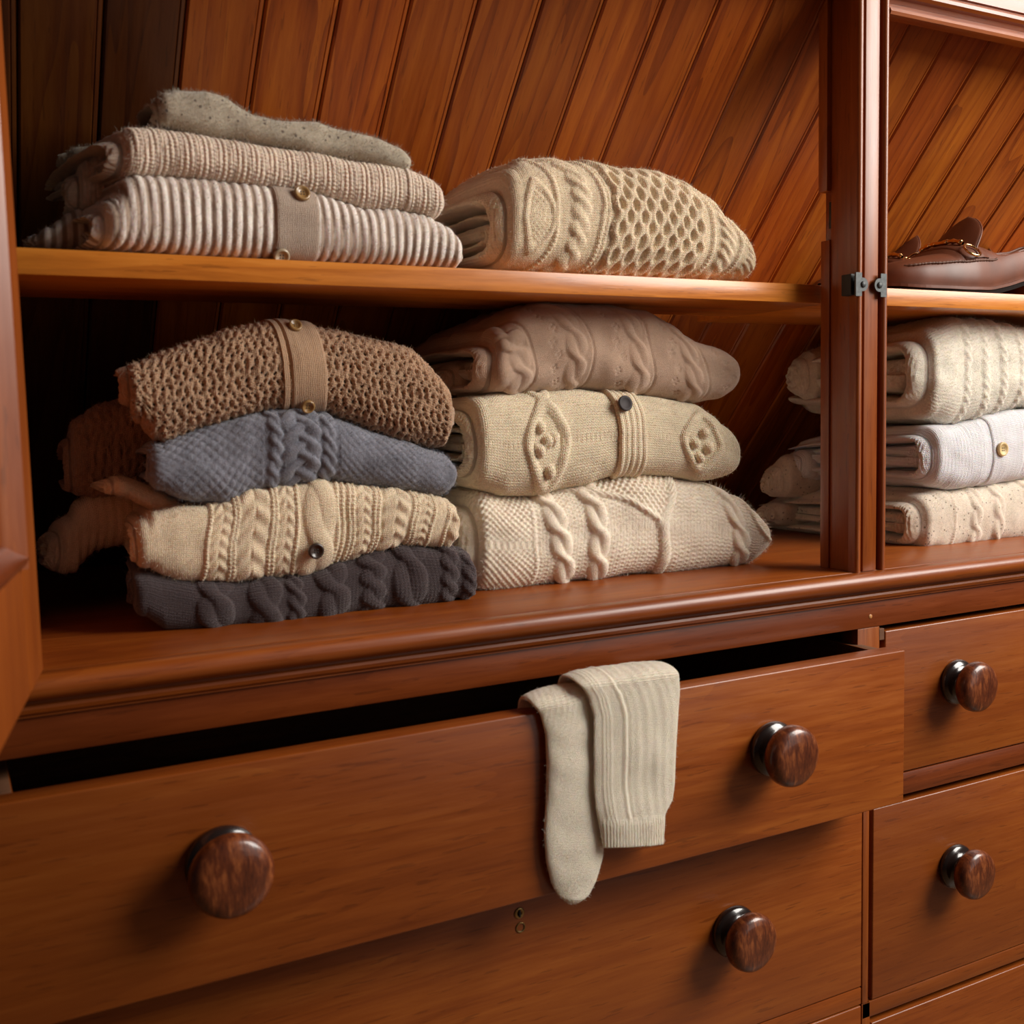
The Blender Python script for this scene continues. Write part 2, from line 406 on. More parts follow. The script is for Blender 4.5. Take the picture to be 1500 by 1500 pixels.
def drawer(x0, x1, z0, z1, yf, label, mat=wood_x, inset=0.0):
    bm = bmesh.new()
    add_box(bm, x0, x1, yf, yf + .020, z0, z1, .0014, 3)
    d = .42
    add_box(bm, x0 + .003 + inset, x0 + .015 + inset, yf + .0195, yf + d, z0 + .004, z1 - .0035, .0006, mi=1)
    add_box(bm, x1 - .015, x1 - .003, yf + .0195, yf + d, z0 + .004, z1 - .0035, .0006, mi=1)
    add_box(bm, x0 + .004, x1 - .004, yf + d - .012, yf + d, z0 + .004, z1 - .02, .0006, mi=1)
    add_box(bm, x0 + .004, x1 - .004, yf + .018, yf + d, z0 + .004, z0 + .010, .0003, mi=1)
    o = obj_bm('drawer', bm, [mat, wood_dark_in], cup, smooth=True); o['label'] = label; return o
D1 = drawer(XL, .7766, .6475, .7925, -.050, 'wide top drawer pulled open with a sock pair hung over it', inset=.0095)
knob(D1, 1172, 1112, -.050); knob(D1, 345, 1291, -.050, .0270)
D2 = drawer(XL, .7766, .4425, .6415, .0008, 'wide closed drawer below the open one, with a keyhole')
knob(D2, 1111, 1387, 0.0008, .0262); kz = at(1111, 1387, -.035); knob_xz(D2, .153, kz[2], 0.0008)
D3 = drawer(XL, .7766, .225, .4225, 0.0008, 'wide closed drawer lowest on the left')
knob_xz(D3, .153, .33, 0.0008); knob_xz(D3, .64, .33, .0008)
R1 = drawer(.8045, 1.612, .6525, .7985, .0, 'shallow closed top drawer right of the open drawer')
knob(R1, 1443, 1009, 0.0, .0252); kz = at(1443, 1009, -.035); knob_xz(R1, 1.47, kz[2], 0.0, .0252)
R2 = drawer(.7902, 1.612, .4250, .6220, 0.0, 'deep closed drawer in the middle of the right column')
knob(R2, 1440, 1286, 0.0, .0252); kz = at(1440, 1286, -.035); knob_xz(R2, 1.47, kz[2], 0.0, .0252)
R3 = drawer(.7902, 1.612, .20, .4005, 0.0, 'closed drawer lowest in the right column')
knob_xz(R3, .945, .30, 0, .0252); knob_xz(R3, 1.47, .30, 0, .0252)
# keyhole and small lock plug on D2
kc = at(761, 1338, 0); V, Fc, _ = lathe([(.0001, -.0006, 1), (.0012, -.0006, 1), (.0016, .0008, 0), (.0042, .0010, 0), (.0048, .0004, 0), (.0048, -.001, 0)], 22, (kc[0], 0.0008, kc[2]))
ko = obj_np('keyhole', V, Fc, [brass_old, black_gap], D2, matidx=_)
bm = bmesh.new(); add_box(bm, kc[0] - .0007, kc[0] + .0007, -.0012, .001, kc[2] - .003, kc[2] + .003, .0002); obj_bm('slot', bm, black_gap, D2)
kc = at(763, 1359, 0); V, Fc, _ = lathe([(.0001, -.0002, 1), (.0030, -.0002, 1), (.0034, .0008, 0), (.0045, .0006, 0), (.0045, -.001, 0)], 22, (kc[0], 0.0008, kc[2]))
obj_np('lock_plug', V, Fc, [brass_old, simple('tarnished_plug', (.08, .05, .02), .5, .6)], D2, matidx=_)
# small filled screw hole on the rail
kc = at(1275, 903, 0); V, Fc, _ = lathe([(.0001, .0002, 0), (.0022, .0002, 0), (.0024, -.001, 0)], 16, (kc[0], 0, kc[2])); obj_np('screw_plug', V, Fc, simple('pale_plug', (.5, .22, .07), .5), cup)

# open door at the far left, hinged at the left end of the bay
H0 = np.array([.0486, -.0217]); H1 = np.array([.0156, -.2]); dd = (H1 - H0) / np.linalg.norm(H1 - H0); nn = np.array([-dd[1], dd[0]])   # nn points right (towards the bay)
if nn[0] < 0: nn = -nn
DM = Matrix(((dd[0], nn[0], 0, H0[0]), (dd[1], nn[1], 0, H0[1]), (0, 0, 1, ZL + .003), (0, 0, 0, 1)))   # local x along the leaf, y out of its inner face, z up
def door_px(px, py):
    d = ray(px, py); n3 = np.array([nn[0], nn[1], 0]); p0 = np.array([H0[0], H0[1], 0]); t = (n3 @ (p0 - CAM)) / (n3 @ d); P = CAM + t * d
    return (P[:2] - H0) @ dd, P[2] - ZL - .003
pd, pz = door_px(33, 832)
pd = max(.035, min(.08, pd)); pz = max(.05, min(.12, pz))
DL, DH, DT = .36, .70, .022
def dpart(name, x0, x1, y0, y1, z0, z1, mat, parent, bev=.0012):
    bm = bmesh.new(); c = ((x0 + x1) / 2, (y0 + y1) / 2, (z0 + z1) / 2)
    add_box(bm, x0 - c[0], x1 - c[0], y0 - c[1], y1 - c[1], z0 - c[2], z1 - c[2], bev, 3)
    return obj_bm(name, bm, mat, parent, smooth=True, M=DM @ Matrix.Translation(c))
bm = bmesh.new()
add_box(bm, 0, pd, -DT, 0, 0, DH, .003, 3); add_box(bm, DL - .06, DL, -DT, 0, 0, DH, .003, 3)
add_box(bm, pd - .001, DL - .059, -DT, -.0004, 0, pz, .002, 3); add_box(bm, pd - .001, DL - .059, -DT, -.0004, DH - .07, DH, .002, 3)
door = obj_bm('door', bm, wood('door_pine', 'z', LT, MD, DK, rough=.6, coat=0), cup, smooth=True, M=DM.copy()); door.data.materials[0].node_tree.nodes['Principled BSDF'].inputs['Specular IOR Level'].default_value = .12; door['label'] = 'open panelled door leaf at the left edge'
dpart('door_panel', pd - .005, DL - .055, -.015, -.009, pz - .005, DH - .065, wood_z, door)
def dmould(x0, z0, x1, z1):
    L = math.hypot(x1 - x0, z1 - z0); poly = [(0, -.010), (0, -.0005), (.003, .0035), (.006, .004), (.008, .0015), (.0095, -.001), (.012, -.004), (.015, -.0085), (.015, -.010)]
    bm = bmesh.new(); A = []; B = []
    vertical = abs(x1 - x0) < 1e-6
    for p in poly:
        if vertical: A.append(bm.verts.new((x0 + p[0], p[1], z0))); B.append(bm.verts.new((x0 + p[0], p[1], z1)))
        else: A.append(bm.verts.new((x0, p[1], z0 + p[0]))); B.append(bm.verts.new((x1, p[1], z0 + p[0])))
    n = len(poly)
    for i in range(n): bm.faces.new((A[i], A[(i + 1) % n], B[(i + 1) % n], B[i]))
    bm.faces.new(A); bm.faces.new(B[::-1])
    vs = np.array([v.co[:] for v in bm.verts]); c = (vs.min(0) + vs.max(0)) / 2; bmesh.ops.translate(bm, verts=bm.verts, vec=-Vector(c))
    obj_bm('panel_moulding', bm, wood_z if vertical else wood_red, door, smooth=True, M=DM @ Matrix.Translation(c))
dmould(pd, pz, pd, DH - .07); dmould(pd, pz, DL - .06, pz)

# ------------------------------------------------------------------ knitwear
def lin(poly, x):
    p = np.array(sorted(poly), float); return np.interp(x, p[:, 0], p[:, 1])
def smooth1(a, k):
    if k < 1: return a
    w = np.hanning(2 * k + 3)[1:-1]; w /= w.sum(); return np.convolve(np.pad(a, k, mode='edge'), w, 'valid')
NOISE = [(rng.normal(size=3), rng.uniform(0, 6.28)) for _ in range(24)]
def wav(x, y, z, L, seed=0, oct=2):
    """smooth pseudo noise, L = wavelength in metres"""
    r = 0
    for o in range(oct):
        for i in range(6):
            d, ph = NOISE[(i + seed * 5 + o * 7) % 24]; k = 2 * PI / (L / 2 ** o)
            r = r + np.sin(k * (x * d[0] + y * d[1] + z * d[2]) / 1.5 + ph + seed + .7 * np.sin(k * .5 * (y * d[0] - x * d[1]) + ph)) / 2 ** o
    return r / 4

# --- knitted relief, everything in millimetres (s across, t up)
def dome(d, w): return np.sqrt(np.clip(1 - (d / w) ** 2, 0, 1))
def r_ridge(s, t, c, w, h, bead=3.5, tw=.25): return h * dome(s - c, w) * (1 - tw + tw * np.sin(2 * PI * (t / bead + (s - c) / w * .35)))
def r_cable(s, t, c, w, P, h=3.5, ph=0.0, n=2, sharp=1.0):
    out = np.zeros_like(s)
    for k in range(n):
        a = 2 * PI * (t / P) + 2 * PI * k / n + ph
        off = np.cos(a) if sharp == 1 else np.tanh(sharp * np.cos(a)) / np.tanh(sharp)
        cc = c + (w * (.25 if n == 2 else .33)) * off
        top = .72 + .28 * np.sin(a * (1 if n == 2 else 2))
        out = np.maximum(out, h * top * dome(s - cc, w * (.31 if n == 2 else .24)))
    return out
def r_plait(s, t, c, w, P, h=3.0, up=1):
    d = s - c; return h * dome(d, w / 2) ** .8 * (.62 + .38 * np.sin(2 * PI * (t / P + up * np.abs(d) / w * 1.1))) * (1 - .35 * np.exp(-(d / 1.0) ** 2))
def r_honey(s, t, s0, s1, Wd, P, h=3.5):
    out = np.zeros_like(s); n = int(round((s1 - s0) / Wd * 2)); st = (s1 - s0) / n
    for k in range(n + 1):
        cc = s0 + k * st + (-1) ** k * st * .30 * np.tanh(1.6 * np.cos(2 * PI * t / P))
        out = np.maximum(out, h * dome(s - cc, st * .47) ** .8)
    return np.where((s > s0 - st * .5) & (s < s1 + st * .5), out, 0)
def r_vstitch(s, t, w, h, A):
    f = np.abs(np.mod(s / w, 1) - .5) * 2; leg = np.clip(1 - np.abs(2 * f - 1), 0, 1) ** .6
    return A * leg * (.62 + .38 * np.sin(2 * PI * (t / h + f * .55)))
def r_moss(s, t, w, h, A): return A * (.5 + .5 * np.sin(2 * PI * s / w) * np.sin(2 * PI * t / h)) 
def r_diamond(s, t, cs, ct, a, b, w, h):
    d = ((np.abs(s - cs) / a) ** 1.35 + (np.abs(t - ct) / b) ** 1.35) ** (1 / 1.35); d = (d - 1) * (a * b / math.hypot(a, b)); return h * dome(d, w)
def r_bob(s, t, cs, ct, r, h): return h * dome(np.hypot(s - cs, (t - ct)), r)
def mx(*a):
    o = a[0]
    for b in a[1:]: o = np.maximum(o, b)
    return o

def grid_faces(nr, nc, o=0, wrap=False):
    i = np.arange(nr - 1)[:, None]; j = np.arange(nc if wrap else nc - 1)[None, :]; j2 = (j + 1) % nc
    return np.stack([o + i * nc + j + 0 * i, o + i * nc + j2 + 0 * i, o + (i + 1) * nc + j2, o + (i + 1) * nc + j], -1).reshape(-1, 4)
def hairs(name, P, N, L, mat, parent, w=.00010):
    L = L * 1.25; n = len(P); r = rng.normal(size=(n, 3)); d = N + r * .55; d /= np.linalg.norm(d, axis=1)[:, None]
    side = np.cross(d, rng.normal(size=(n, 3))); side /= np.linalg.norm(side, axis=1)[:, None] + 1e-9
    ln = L * rng.uniform(.35, 1.0, n)[:, None]; bend = rng.normal(size=(n, 3)) * .35
    b = P - N * .0006
    mid = b + d * ln * .55; tip = b + d * ln * .85 + bend * ln * .5
    V = np.stack([b - side * w, b + side * w, mid + side * w * .8, mid - side * w * .8, tip], 1).reshape(-1, 3)
    k = np.arange(n)[:, None] * 5
    Fc = np.concatenate([k + np.array([[0, 1, 2]]), k + np.array([[0, 2, 3]]), k + np.array([[3, 2, 4]])])
    o = obj_np(name, V, Fc, mat, parent, smooth=False); o['kind'] = 'stuff'; return o

def normals(P):
    du = np.gradient(P, axis=1); dw = np.gradient(P, axis=0); n = np.cross(du, dw); n /= np.linalg.norm(n, axis=2)[..., None] + 1e-12; return n

class Pad: pass
def pad_mesh(name, top, bot, mat, parent=None, yf=.08, depth=.2, nose=.022, pat=None, layers=2, lobe=.010, gap=.014, dxl=0.0, dxr=0.0, rc=.008, pn=.72, drop=.012,
             wr=.0012, wl=.06, seed=0, step=1.7, vn=110, offs=None, cut=None, w1_=.40, blunt=20, blunt_r=26, capamp=1.0, fuzz=2600, fl=.0042, opos=None, zoff=0.0, smooth_px=5, back_z=None):
    yfl, yfr = (yf if isinstance(yf, tuple) else (yf, yf))
    pl = max(min(p[0] for p in top), min(p[0] for p in bot)); pr = min(max(p[0] for p in top), max(p[0] for p in bot))
    nu = int((pr - pl) / step) + 2
    px = np.linspace(pl, pr, nu); k = int(smooth_px / step)
    ty = smooth1(lin(top, px), k); by = smooth1(lin(bot, px), k)
    y0 = yfl + (yfr - yfl) * (px - pl) / (pr - pl)
    X = np.zeros(nu); ZT = np.zeros(nu); ZB = np.zeros(nu)
    for i in range(nu):
        a = at(px[i], ty[i], y0[i] + nose * .7); b = at(px[i], by[i], y0[i] + nose * .5)
        X[i] = at(px[i], (ty[i] + by[i]) / 2, y0[i] + nose * .22)[0]; ZT[i] = a[2] + zoff; ZB[i] = b[2] + zoff
    ZB = np.minimum(ZB, ZT - .003)
    # blunt left end: the layered side of the fold starts at nearly full height
    kD = min(nu - 1, max(2, int(blunt / step))); Hd = ZT[kD] - ZB[kD]; cdz = (ZT[kD] + ZB[kD]) / 2
    for i in range(kD):
        f_ = .74 + .26 * math.sqrt(max(0, 1 - (1 - i / kD) ** 2)); hh_ = Hd * f_
        if ZT[i] - ZB[i] < hh_:
            c_ = (ZT[i] + ZB[i]) / 2; lo, hi = cdz - Hd / 2, cdz + Hd / 2
            c_ = min(max(c_, lo + hh_ / 2), hi - hh_ / 2); ZT[i] = c_ + hh_ / 2; ZB[i] = c_ - hh_ / 2
    kD = min(nu - 1, max(2, int(blunt_r / step))); Hd = ZT[-kD] - ZB[-kD]; cdz = (ZT[-kD] + ZB[-kD]) / 2
    for i in range(kD):
        f_ = max(.46, math.sqrt(max(0, 1 - (1 - i / kD) ** 2))); hh_ = Hd * f_; q = nu - 1 - i
        if ZT[q] - ZB[q] < hh_:
            c_ = (ZT[q] + ZB[q]) / 2; lo, hi = cdz - Hd / 2, cdz + Hd / 2
            c_ = min(max(c_, lo + hh_ / 2), hi - hh_ / 2); ZT[q] = c_ + hh_ / 2; ZB[q] = c_ - hh_ / 2
    H = ZT - ZB; zc = (ZT + ZB) / 2
    dl = X - X[0]; dr = X[-1] - X
    rec = sum(np.where(d < rc, rc - np.sqrt(np.clip(rc ** 2 - (rc - d) ** 2, 0, None)), 0) for d in (dl, dr))
    # profile: bottom run, nose, top run
    nb, nt = 14, 34
    ph = np.linspace(-PI / 2, PI / 2, vn)
    P = []
    for q in np.linspace(1, 0, nb, endpoint=False):
        P.append(('b', q))
    for a in ph: P.append(('n', a))
    for q in np.linspace(0, 1, nt + 1)[1:]: P.append(('t', q))
    nv = len(P); G = np.zeros((nv, nu, 3))
    for i, (kd, q) in enumerate(P):
        if kd == 'n':
            c = abs(math.cos(q)) ** pn if abs(math.cos(q)) > 1e-9 else 0; sgn = math.copysign(abs(math.sin(q)) ** (pn * 1.05), q)
            y = y0 + nose * (1 - c) + rec; z = zc + H / 2 * sgn
        elif kd == 'b':
            y = y0 + nose + rec + (depth - nose) * q; z = ZB + .10 * H * q * q
        else:
            y = y0 + nose + rec + (depth - nose) * q; z = ZT - drop * q * q - .10 * H * q ** 4
            z = z + np.minimum(0, 0)
        u01 = (px - pl) / (pr - pl); kk = np.clip((y - y0) / depth, 0, 1)
        G[i, :, 0] = X + kk * (dxl * (1 - u01) ** 2 + dxr * u01 ** 2); G[i, :, 1] = y; G[i, :, 2] = z
    # keep clear of the sloping boards
    ymax = slope_y(G[..., 2]) - .006; G[..., 1] = np.minimum(G[..., 1], ymax)
    N = normals(G)
    if N[nb + vn // 2, nu // 2, 1] > 0: N = -N
    # arc length across the profile in the middle column, from the nose centre
    mid = G[:, nu // 2]; dlen = np.r_[0, np.cumsum(np.linalg.norm(np.diff(mid, axis=0), axis=1))]; T0 = dlen - dlen[nb + vn // 2]
    S = np.broadcast_to(X[None, :] * 1000, (nv, nu)).copy(); T = np.broadcast_to(T0[:, None] * 1000, (nv, nu)).copy()
    Sd = S + .8 * np.sin(T / 9 + S / 23) + .9 * np.sin(T / 17 - S / 31 + seed); Td = T + 1.0 * np.sin(S / 14 + seed) + .8 * np.sin(S / 33 + T / 11 + 2 * seed)
    base = G.copy()
    wrk = wr * wav(G[..., 0], G[..., 1] * .6, G[..., 2], wl, seed)
    hh = pat(Sd, Td) / 1000 if pat is not None else 0
    edge = np.clip(np.minimum(dl, dr) / .004, 0, 1)[None, :]
    disp = wrk + hh * edge
    G = G + N * disp[..., None]
    V = [G.reshape(-1, 3)]; Fc = [grid_faces(nv, nu)]
    uv = [np.stack([S.ravel() / 10, T.ravel() / 10], 1)]
    o = nv * nu
    cappts = []
    # caps
    for side in (0, 1):
        col = 0 if side == 0 else nu - 1; sg = -1 if side == 0 else 1
        ring = G[:, col].copy(); zcc = zc[col]; Hh = H[col]
        medy = np.maximum(ring[:, 1], y0[col] + nose + Hh * .30)
        if side == 0:
            nl = layers; nw = int(18 * nl) + 8
        else: nl = 1; nw = 10
        ws = np.r_[np.linspace(0, .04, 3)[1:], np.linspace(.04, 1, nw)[1:]] if side == 0 else np.linspace(0, 1, nw + 1)[1:]
        prev = None
        C = np.zeros((len(ws), nv, 3))
        A = lobe if side == 0 else min(.002, Hh * .3)
        w1 = w1_ if nl > 1 else 1.0
        kz = np.sign(ring[:, 2] - zcc)
        for j, w in enumerate(ws):
            y = ring[:, 1] + (medy - ring[:, 1]) * w; z = ring[:, 2] + (zcc - ring[:, 2]) * w
            if nl == 1: b = np.full(nv, A * math.sqrt(max(0, 1 - (1 - w) ** 2))); g = 0
            else:
                ww = np.clip(w + .10 * math.sin(PI * w) * wav(ring[:, 1], kz * .03, ring[:, 1] * 0, .10, seed + 2), 0, 1)
                k = np.clip((ww - w1) / (1 - w1) * (nl - 1), 0, nl - 1 - 1e-6); li = np.floor(k); f2_ = k - li
                last = (li >= nl - 2)
                rcs = .004 + .006 * li + .005 * (kz > 0)
                inner = -rcs + A * .9 * np.sin(PI * np.clip(f2_ * np.where(last, .6, 1), 0, 1)) ** .6
                b = np.where(ww < w1, A * np.sin(PI * np.clip(ww / w1, 0, 1) * .93) ** .6, inner)
                g = 0
                for m in range(0, nl - 1):
                    wm = w1 + (1 - w1) * m / (nl - 1); sg_ = .075 * (1.0 if m == 0 else .5)
                    g = g + (gap * (1.6 if m == 0 else .8)) * np.exp(-((ww - wm - sg_ * .4) / sg_) ** 2)
            wob = .0006 * wav(y, z, y * 0 + w * .05, .009, seed + 6) + (.0022 * wav(y, z + w * .05, y * 0 + w * .08, .05, seed + side) + .004 * wav(y, z * .3, y * 0, .12, seed + 3)) * min(1, 3 * w)
            x = ring[:, 0] + sg * (b - g + wob * capamp)
            if side == 0: x = x + .0009 * np.sin(y * 1000 * 2 * PI / 3.4) * min(1, 5 * w)
            C[j, :, 0] = x; C[j, :, 1] = y; C[j, :, 2] = z
        ringidx = np.arange(nv) * nu + col
        V.append(C.reshape(-1, 3)); uv.append(np.stack([C[..., 1].ravel() * 100 * (1.0), C[..., 2].ravel() * 100], 1))
        first = np.stack([ringidx[:-1], ringidx[1:], o + np.arange(1, nv), o + np.arange(nv - 1)], -1)
        if side == 1: first = first[:, ::-1]
        f2 = grid_faces(len(ws), nv, o)
        if side == 0: pass
        else: f2 = f2[:, ::-1]
        Fc.append(first); Fc.append(f2); o += len(ws) * nv
        if side == 0: cappts = C.reshape(-1, 3)
    # back: join bottom-back edge with top-back edge
    if cut is not None:
        cmask = cut(Sd, Td); cm_ = (cmask[:-1, :-1] & cmask[1:, 1:]).ravel(); Fc[0] = Fc[0][~cm_]
    bk = np.stack([np.arange(nu - 1), np.arange(1, nu), (nv - 1) * nu + np.arange(1, nu), (nv - 1) * nu + np.arange(nu - 1)], -1)[:, ::-1]
    Fc.append(bk)
    Vv = np.vstack(V); FF = np.vstack(Fc)
    ob = obj_np(name, Vv, FF, mat, parent, uv=np.vstack(uv)) if opos is None else obj_np(name, Vv, FF, mat, parent, uv=np.vstack(uv), origin=opos)
    r = Pad(); r.o = ob; r.base = base; r.G = G; r.N = N; r.px = px; r.T = T; r.S = S; r.nb = nb; r.vn = vn; r.X = X; r.zc = zc; r.H = H; r.y0 = y0; r.wrk = wrk; r.nu = nu; r.nv = nv; r.parent = parent
    if fuzz:
        nf = int(fuzz * 2.4); jv = rng.integers(nb // 2, nb + vn + nt // 2, nf); ju = rng.integers(0, nu, nf)
        hairs('fuzz', G[jv, ju], N[jv, ju], fl, mat, parent if parent is not None else ob)
    return r

def band(r, name, pxa, pxb, mat, lift=.0022, pat=None, lean=(0, 0), v0=.0, v1=1.0):
    """a strip of other knitting lying on the pad between two pixel columns; lean shifts it towards top / bottom"""
    rows = np.arange(int(r.nb * .4), r.nb + r.vn + 14)
    w = np.linspace(0, 1, 34); q = (rows - rows[0]) / (rows[-1] - rows[0])
    Gd = r.base + r.N * (r.wrk)[..., None]
    out = np.zeros((len(rows), len(w), 3)); NN = np.zeros_like(out); T = np.zeros((len(rows), len(w))); 
    for i, rw in enumerate(rows):
        sh = lean[0] * max(0, q[i] - .5) * 2 + lean[1] * max(0, .5 - q[i]) * 2
        cx = pxa + (pxb - pxa) * w + sh
        for c in range(3):
            out[i, :, c] = np.interp(cx, r.px, Gd[rw, :, c]); NN[i, :, c] = np.interp(cx, r.px, r.N[rw, :, c])
        T[i] = r.T[rw, 0]
    s = np.broadcast_to((w * (r.X[np.searchsorted(r.px, min(pxb, r.px[-1]))] - r.X[np.searchsorted(r.px, pxa)]) * 1000)[None, :], T.shape)
    h = lift * np.clip(np.minimum(w, 1 - w) * 14, -1, 1)[None, :] ** .5 + (pat(s, T) / 1000 if pat else 0)
    h = h + np.where(np.minimum(w, 1 - w)[None, :] < .01, -.003, 0)
    P = out + NN * h[..., None]
    ob = obj_np(name, P.reshape(-1, 3), grid_faces(*T.shape), mat, r.parent, uv=np.stack([s.ravel() / 10, T.ravel() / 10], 1))
    return ob

def button(r, name, px, py, rad, mat, lift=.0035, holes=4, parent=None, rim=.0012):
    """button on the pad, at the point seen at a pixel"""
    rows = np.arange(r.nb, r.nb + r.vn); Q = r.G[rows]; v = (Q - CAM) @ RM.T; sx = v[..., 0] / v[..., 2] * F + 750; sy = v[..., 1] / v[..., 2] * F + 750
    k, ju = np.unravel_index(int(np.argmin((sx - px) ** 2 + (sy - py) ** 2)), sx.shape); P = Q[k, ju]; N = r.N[rows[k], ju]
    N = N * .6 + np.array([0, -1, 0]) * .55; N /= np.linalg.norm(N)
    prof = [(.0001, .0010, 0), (rad * .62, .0010, 0), (rad * .72, .0010 + rim, 0), (rad * .92, .0010 + rim, 0), (rad, .0012, 0), (rad, -.0004, 0), (rad * .8, -.0012, 0), (.0001, -.0012, 0)]
    V, Fc, _ = lathe(prof, 30)
    parts = [(V, Fc)]
    ez = np.array(N); ex = np.cross([0, 0, 1.0], ez); ex /= np.linalg.norm(ex); ey = np.cross(ez, ex)
    def tr(V): return P + np.outer(V[:, 0], ex) + np.outer(V[:, 2], ey) + np.outer(-V[:, 1] + lift, ez)
    ob = obj_np(name, tr(V), Fc, mat, r.parent)
    for q in range(holes):
        a = PI / 4 + q * PI / 2 if holes == 4 else q * PI
        d = rad * .24; Vh, Fh, _ = lathe([(.0001, .0012, 0), (rad * .09, .0012, 0), (rad * .10, .0004, 0)], 10, (d * math.cos(a), 0, d * math.sin(a)))
        obj_np('thread_hole', tr(Vh), Fh, black_gap, ob)
    return ob

def sweater(name, label, top, bot, mat, group, cat='sweater', **k):
    c = at((top[0][0] + top[-1][0]) / 2, np.mean([p[1] for p in bot]), .12)
    root = empty(name, c, label=label, cat=cat, group=group)
    r = pad_mesh('folded_body', top, bot, mat, root, **k)
    return r
def mmx(px, y=.08): return at(px, 600, y)[0] * 1000
# ---- yarns
Y_cream = yarn('cream_wool', (.84, .67, .47), 2.6, 2.0, .6, .12, sheen=.3)
Y_aran = yarn('aran_wool', (.82, .65, .45), 2.6, 2.0, .6, .12, sheen=.3)
Y_chunky = yarn('chunky_cream_wool', (.88, .76, .61), 2.8, 2.4, .5, .12, kind='felt')
Y_diamond = yarn('pale_cream_wool', (.86, .71, .50), 3.0, 2.3, .8, .10)
Y_taupe = yarn('taupe_cashmere', (.56, .375, .265), 1.5, 1.3, .4, .10)
Y_grey = yarn('grey_blue_wool', (.205, .205, .24), 2.4, 2.0, .6, .28, kind='felt')
Y_lace = yarn('brown_lace_yarn', (.45, .27, .16), 2.6, 1.8, .7, .16)
Y_laceband = yarn('brown_band_yarn', (.45, .285, .175), 1.5, 1.5, .4, .10, kind='rib')
Y_plum = yarn('plum_cotton', (.060, .040, .042), 2.0, 1.7, .7, .12)
Y_felt = yarn('oatmeal_felted_wool', (.44, .375, .285), 2, 2, .3, .22, flecks=((.08, .055, .05), .11), kind='felt')
Y_rib = yarn('pale_beige_wool', (.78, .62, .49), 3.4, 2.6, 1.0, .16, kind='rib')
Y_stripe = yarn('striped_wool', (.88, .79, .72), 2.0, 1.6, .4, .10, kind='felt', stripe=(.74, (.40, .29, .22), -.185))
Y_plainband = yarn('taupe_band_yarn', (.48, .37, .29), 1.3, 1.3, .4, .10, kind='rib')
Y_mohair = yarn('white_mohair', (.78, .71, .59), 3.0, 2.4, .7, .16, kind='felt')
Y_white = yarn('white_cotton', (.80, .78, .80), 2.3, 2.1, .7, .05, sheen=.15)
Y_oat = yarn('flecked_oat_wool', (.70, .59, .47), 2.6, 2.0, .6, .16, flecks=((.13, .08, .05), .10), kind='felt')
Y_sock = yarn('cream_sock_wool', (.90, .80, .64), 1.6, 1.3, .45, .07)
B_shell = simple('pale_shell_button', (.42, .33, .22), .25, coat=.5)
B_tan = simple('tan_button', (.30, .17, .06), .3, coat=.4)
B_brown = simple('dark_horn_button', (.035, .018, .012), .35, coat=.3)
B_plum = simple('dark_leather_button', (.030, .020, .020), .7)
B_wood = simple('pale_wooden_button', (.62, .44, .20), .45)

GUL, GUR, GLL, GLR, GR = 'sweaters on the upper shelf', 'sweaters on the upper shelf', 'sweaters folded in the lower left stack', 'sweaters folded in the lower middle stack', 'sweaters folded in the right-hand bay'
def sleeve(parent, top, bot, mat, yf, depth=.08, pat=None, name='sleeve', **k):
    k.setdefault('layers', 1); k.setdefault('fuzz', 500)
    return pad_mesh(name, top, bot, mat, parent, yf=yf, depth=depth, pat=pat, vn=40, step=3, nose=.02, **k)

# ---------------- upper shelf, left pile (bottom to top)
def pat_stripe(s, t): return 1.5 * np.abs(np.sin(PI * s / 7.4)) ** .8 + r_vstitch(s, t, 2.0, 1.7, .35)
r = sweater('striped_cardigan', 'grey and beige striped cardigan, bottom of the upper left pile',
    [(160, 345), (168, 322), (178, 298), (190, 272), (203, 261), (280, 265), (387, 277), (467, 289), (537, 311), (583, 309), (630, 319), (655, 335), (672, 360), (679, 374)],
    [(160, 352), (170, 362), (280, 374), (400, 381), (500, 385), (600, 389), (650, 392), (672, 391), (679, 381)], Y_stripe, GUL, cat='cardigan',
    yf=.052, depth=.17, pat=pat_stripe, layers=2, lobe=.008, gap=.008, seed=2, zoff=.0012, dxl=-.04)
band(r, 'button_band', 400, 467, Y_plainband, 2.2e-3, lambda s, t: .25 * np.abs(np.sin(PI * s / 2.2)))
button(r, 'button', 411, 373, .0062, B_shell); button(r, 'button', 440, 287, .0062, B_tan)
sleeve(r.parent, [(58, 352), (80, 330), (100, 315), (130, 305), (165, 305), (190, 315)], [(58, 358), (80, 362), (120, 364), (160, 368), (190, 370)], Y_stripe, .10, depth=.04, pat=pat_stripe, seed=4)

def pat_rib(s, t): return 1.0 * np.abs(np.sin(PI * s / 4.6)) ** .7 + .35 * np.sin(2 * PI * t / 2.8 + PI * np.floor(s / 4.6))
r = sweater('ribbed_sweater', 'pale beige fine-ribbed sweater in the middle of the upper left pile',
    [(187, 232), (192, 205), (201, 190), (230, 189), (280, 197), (373, 213), (467, 227), (537, 240), (597, 249), (630, 264), (645, 280), (651, 297)],
    [(187, 240), (196, 252), (203, 258), (280, 264), (387, 276), (467, 288), (537, 311), (583, 309), (630, 319), (644, 314), (651, 304)], Y_rib, GUL,
    yf=.054, depth=.13, pat=pat_rib, layers=2, lobe=.012, gap=.006, seed=5, dxl=-.035)
band(r, 'seam_band', 594, 602, Y_rib, 1.6e-3, None)
sleeve(r.parent, [(117, 280), (122, 258), (135, 235), (160, 213), (190, 195), (215, 190)], [(117, 300), (122, 312), (140, 318), (170, 322), (195, 300), (215, 262)], Y_rib, .10, depth=.03, pat=pat_rib, seed=6, layers=2, lobe=.006)

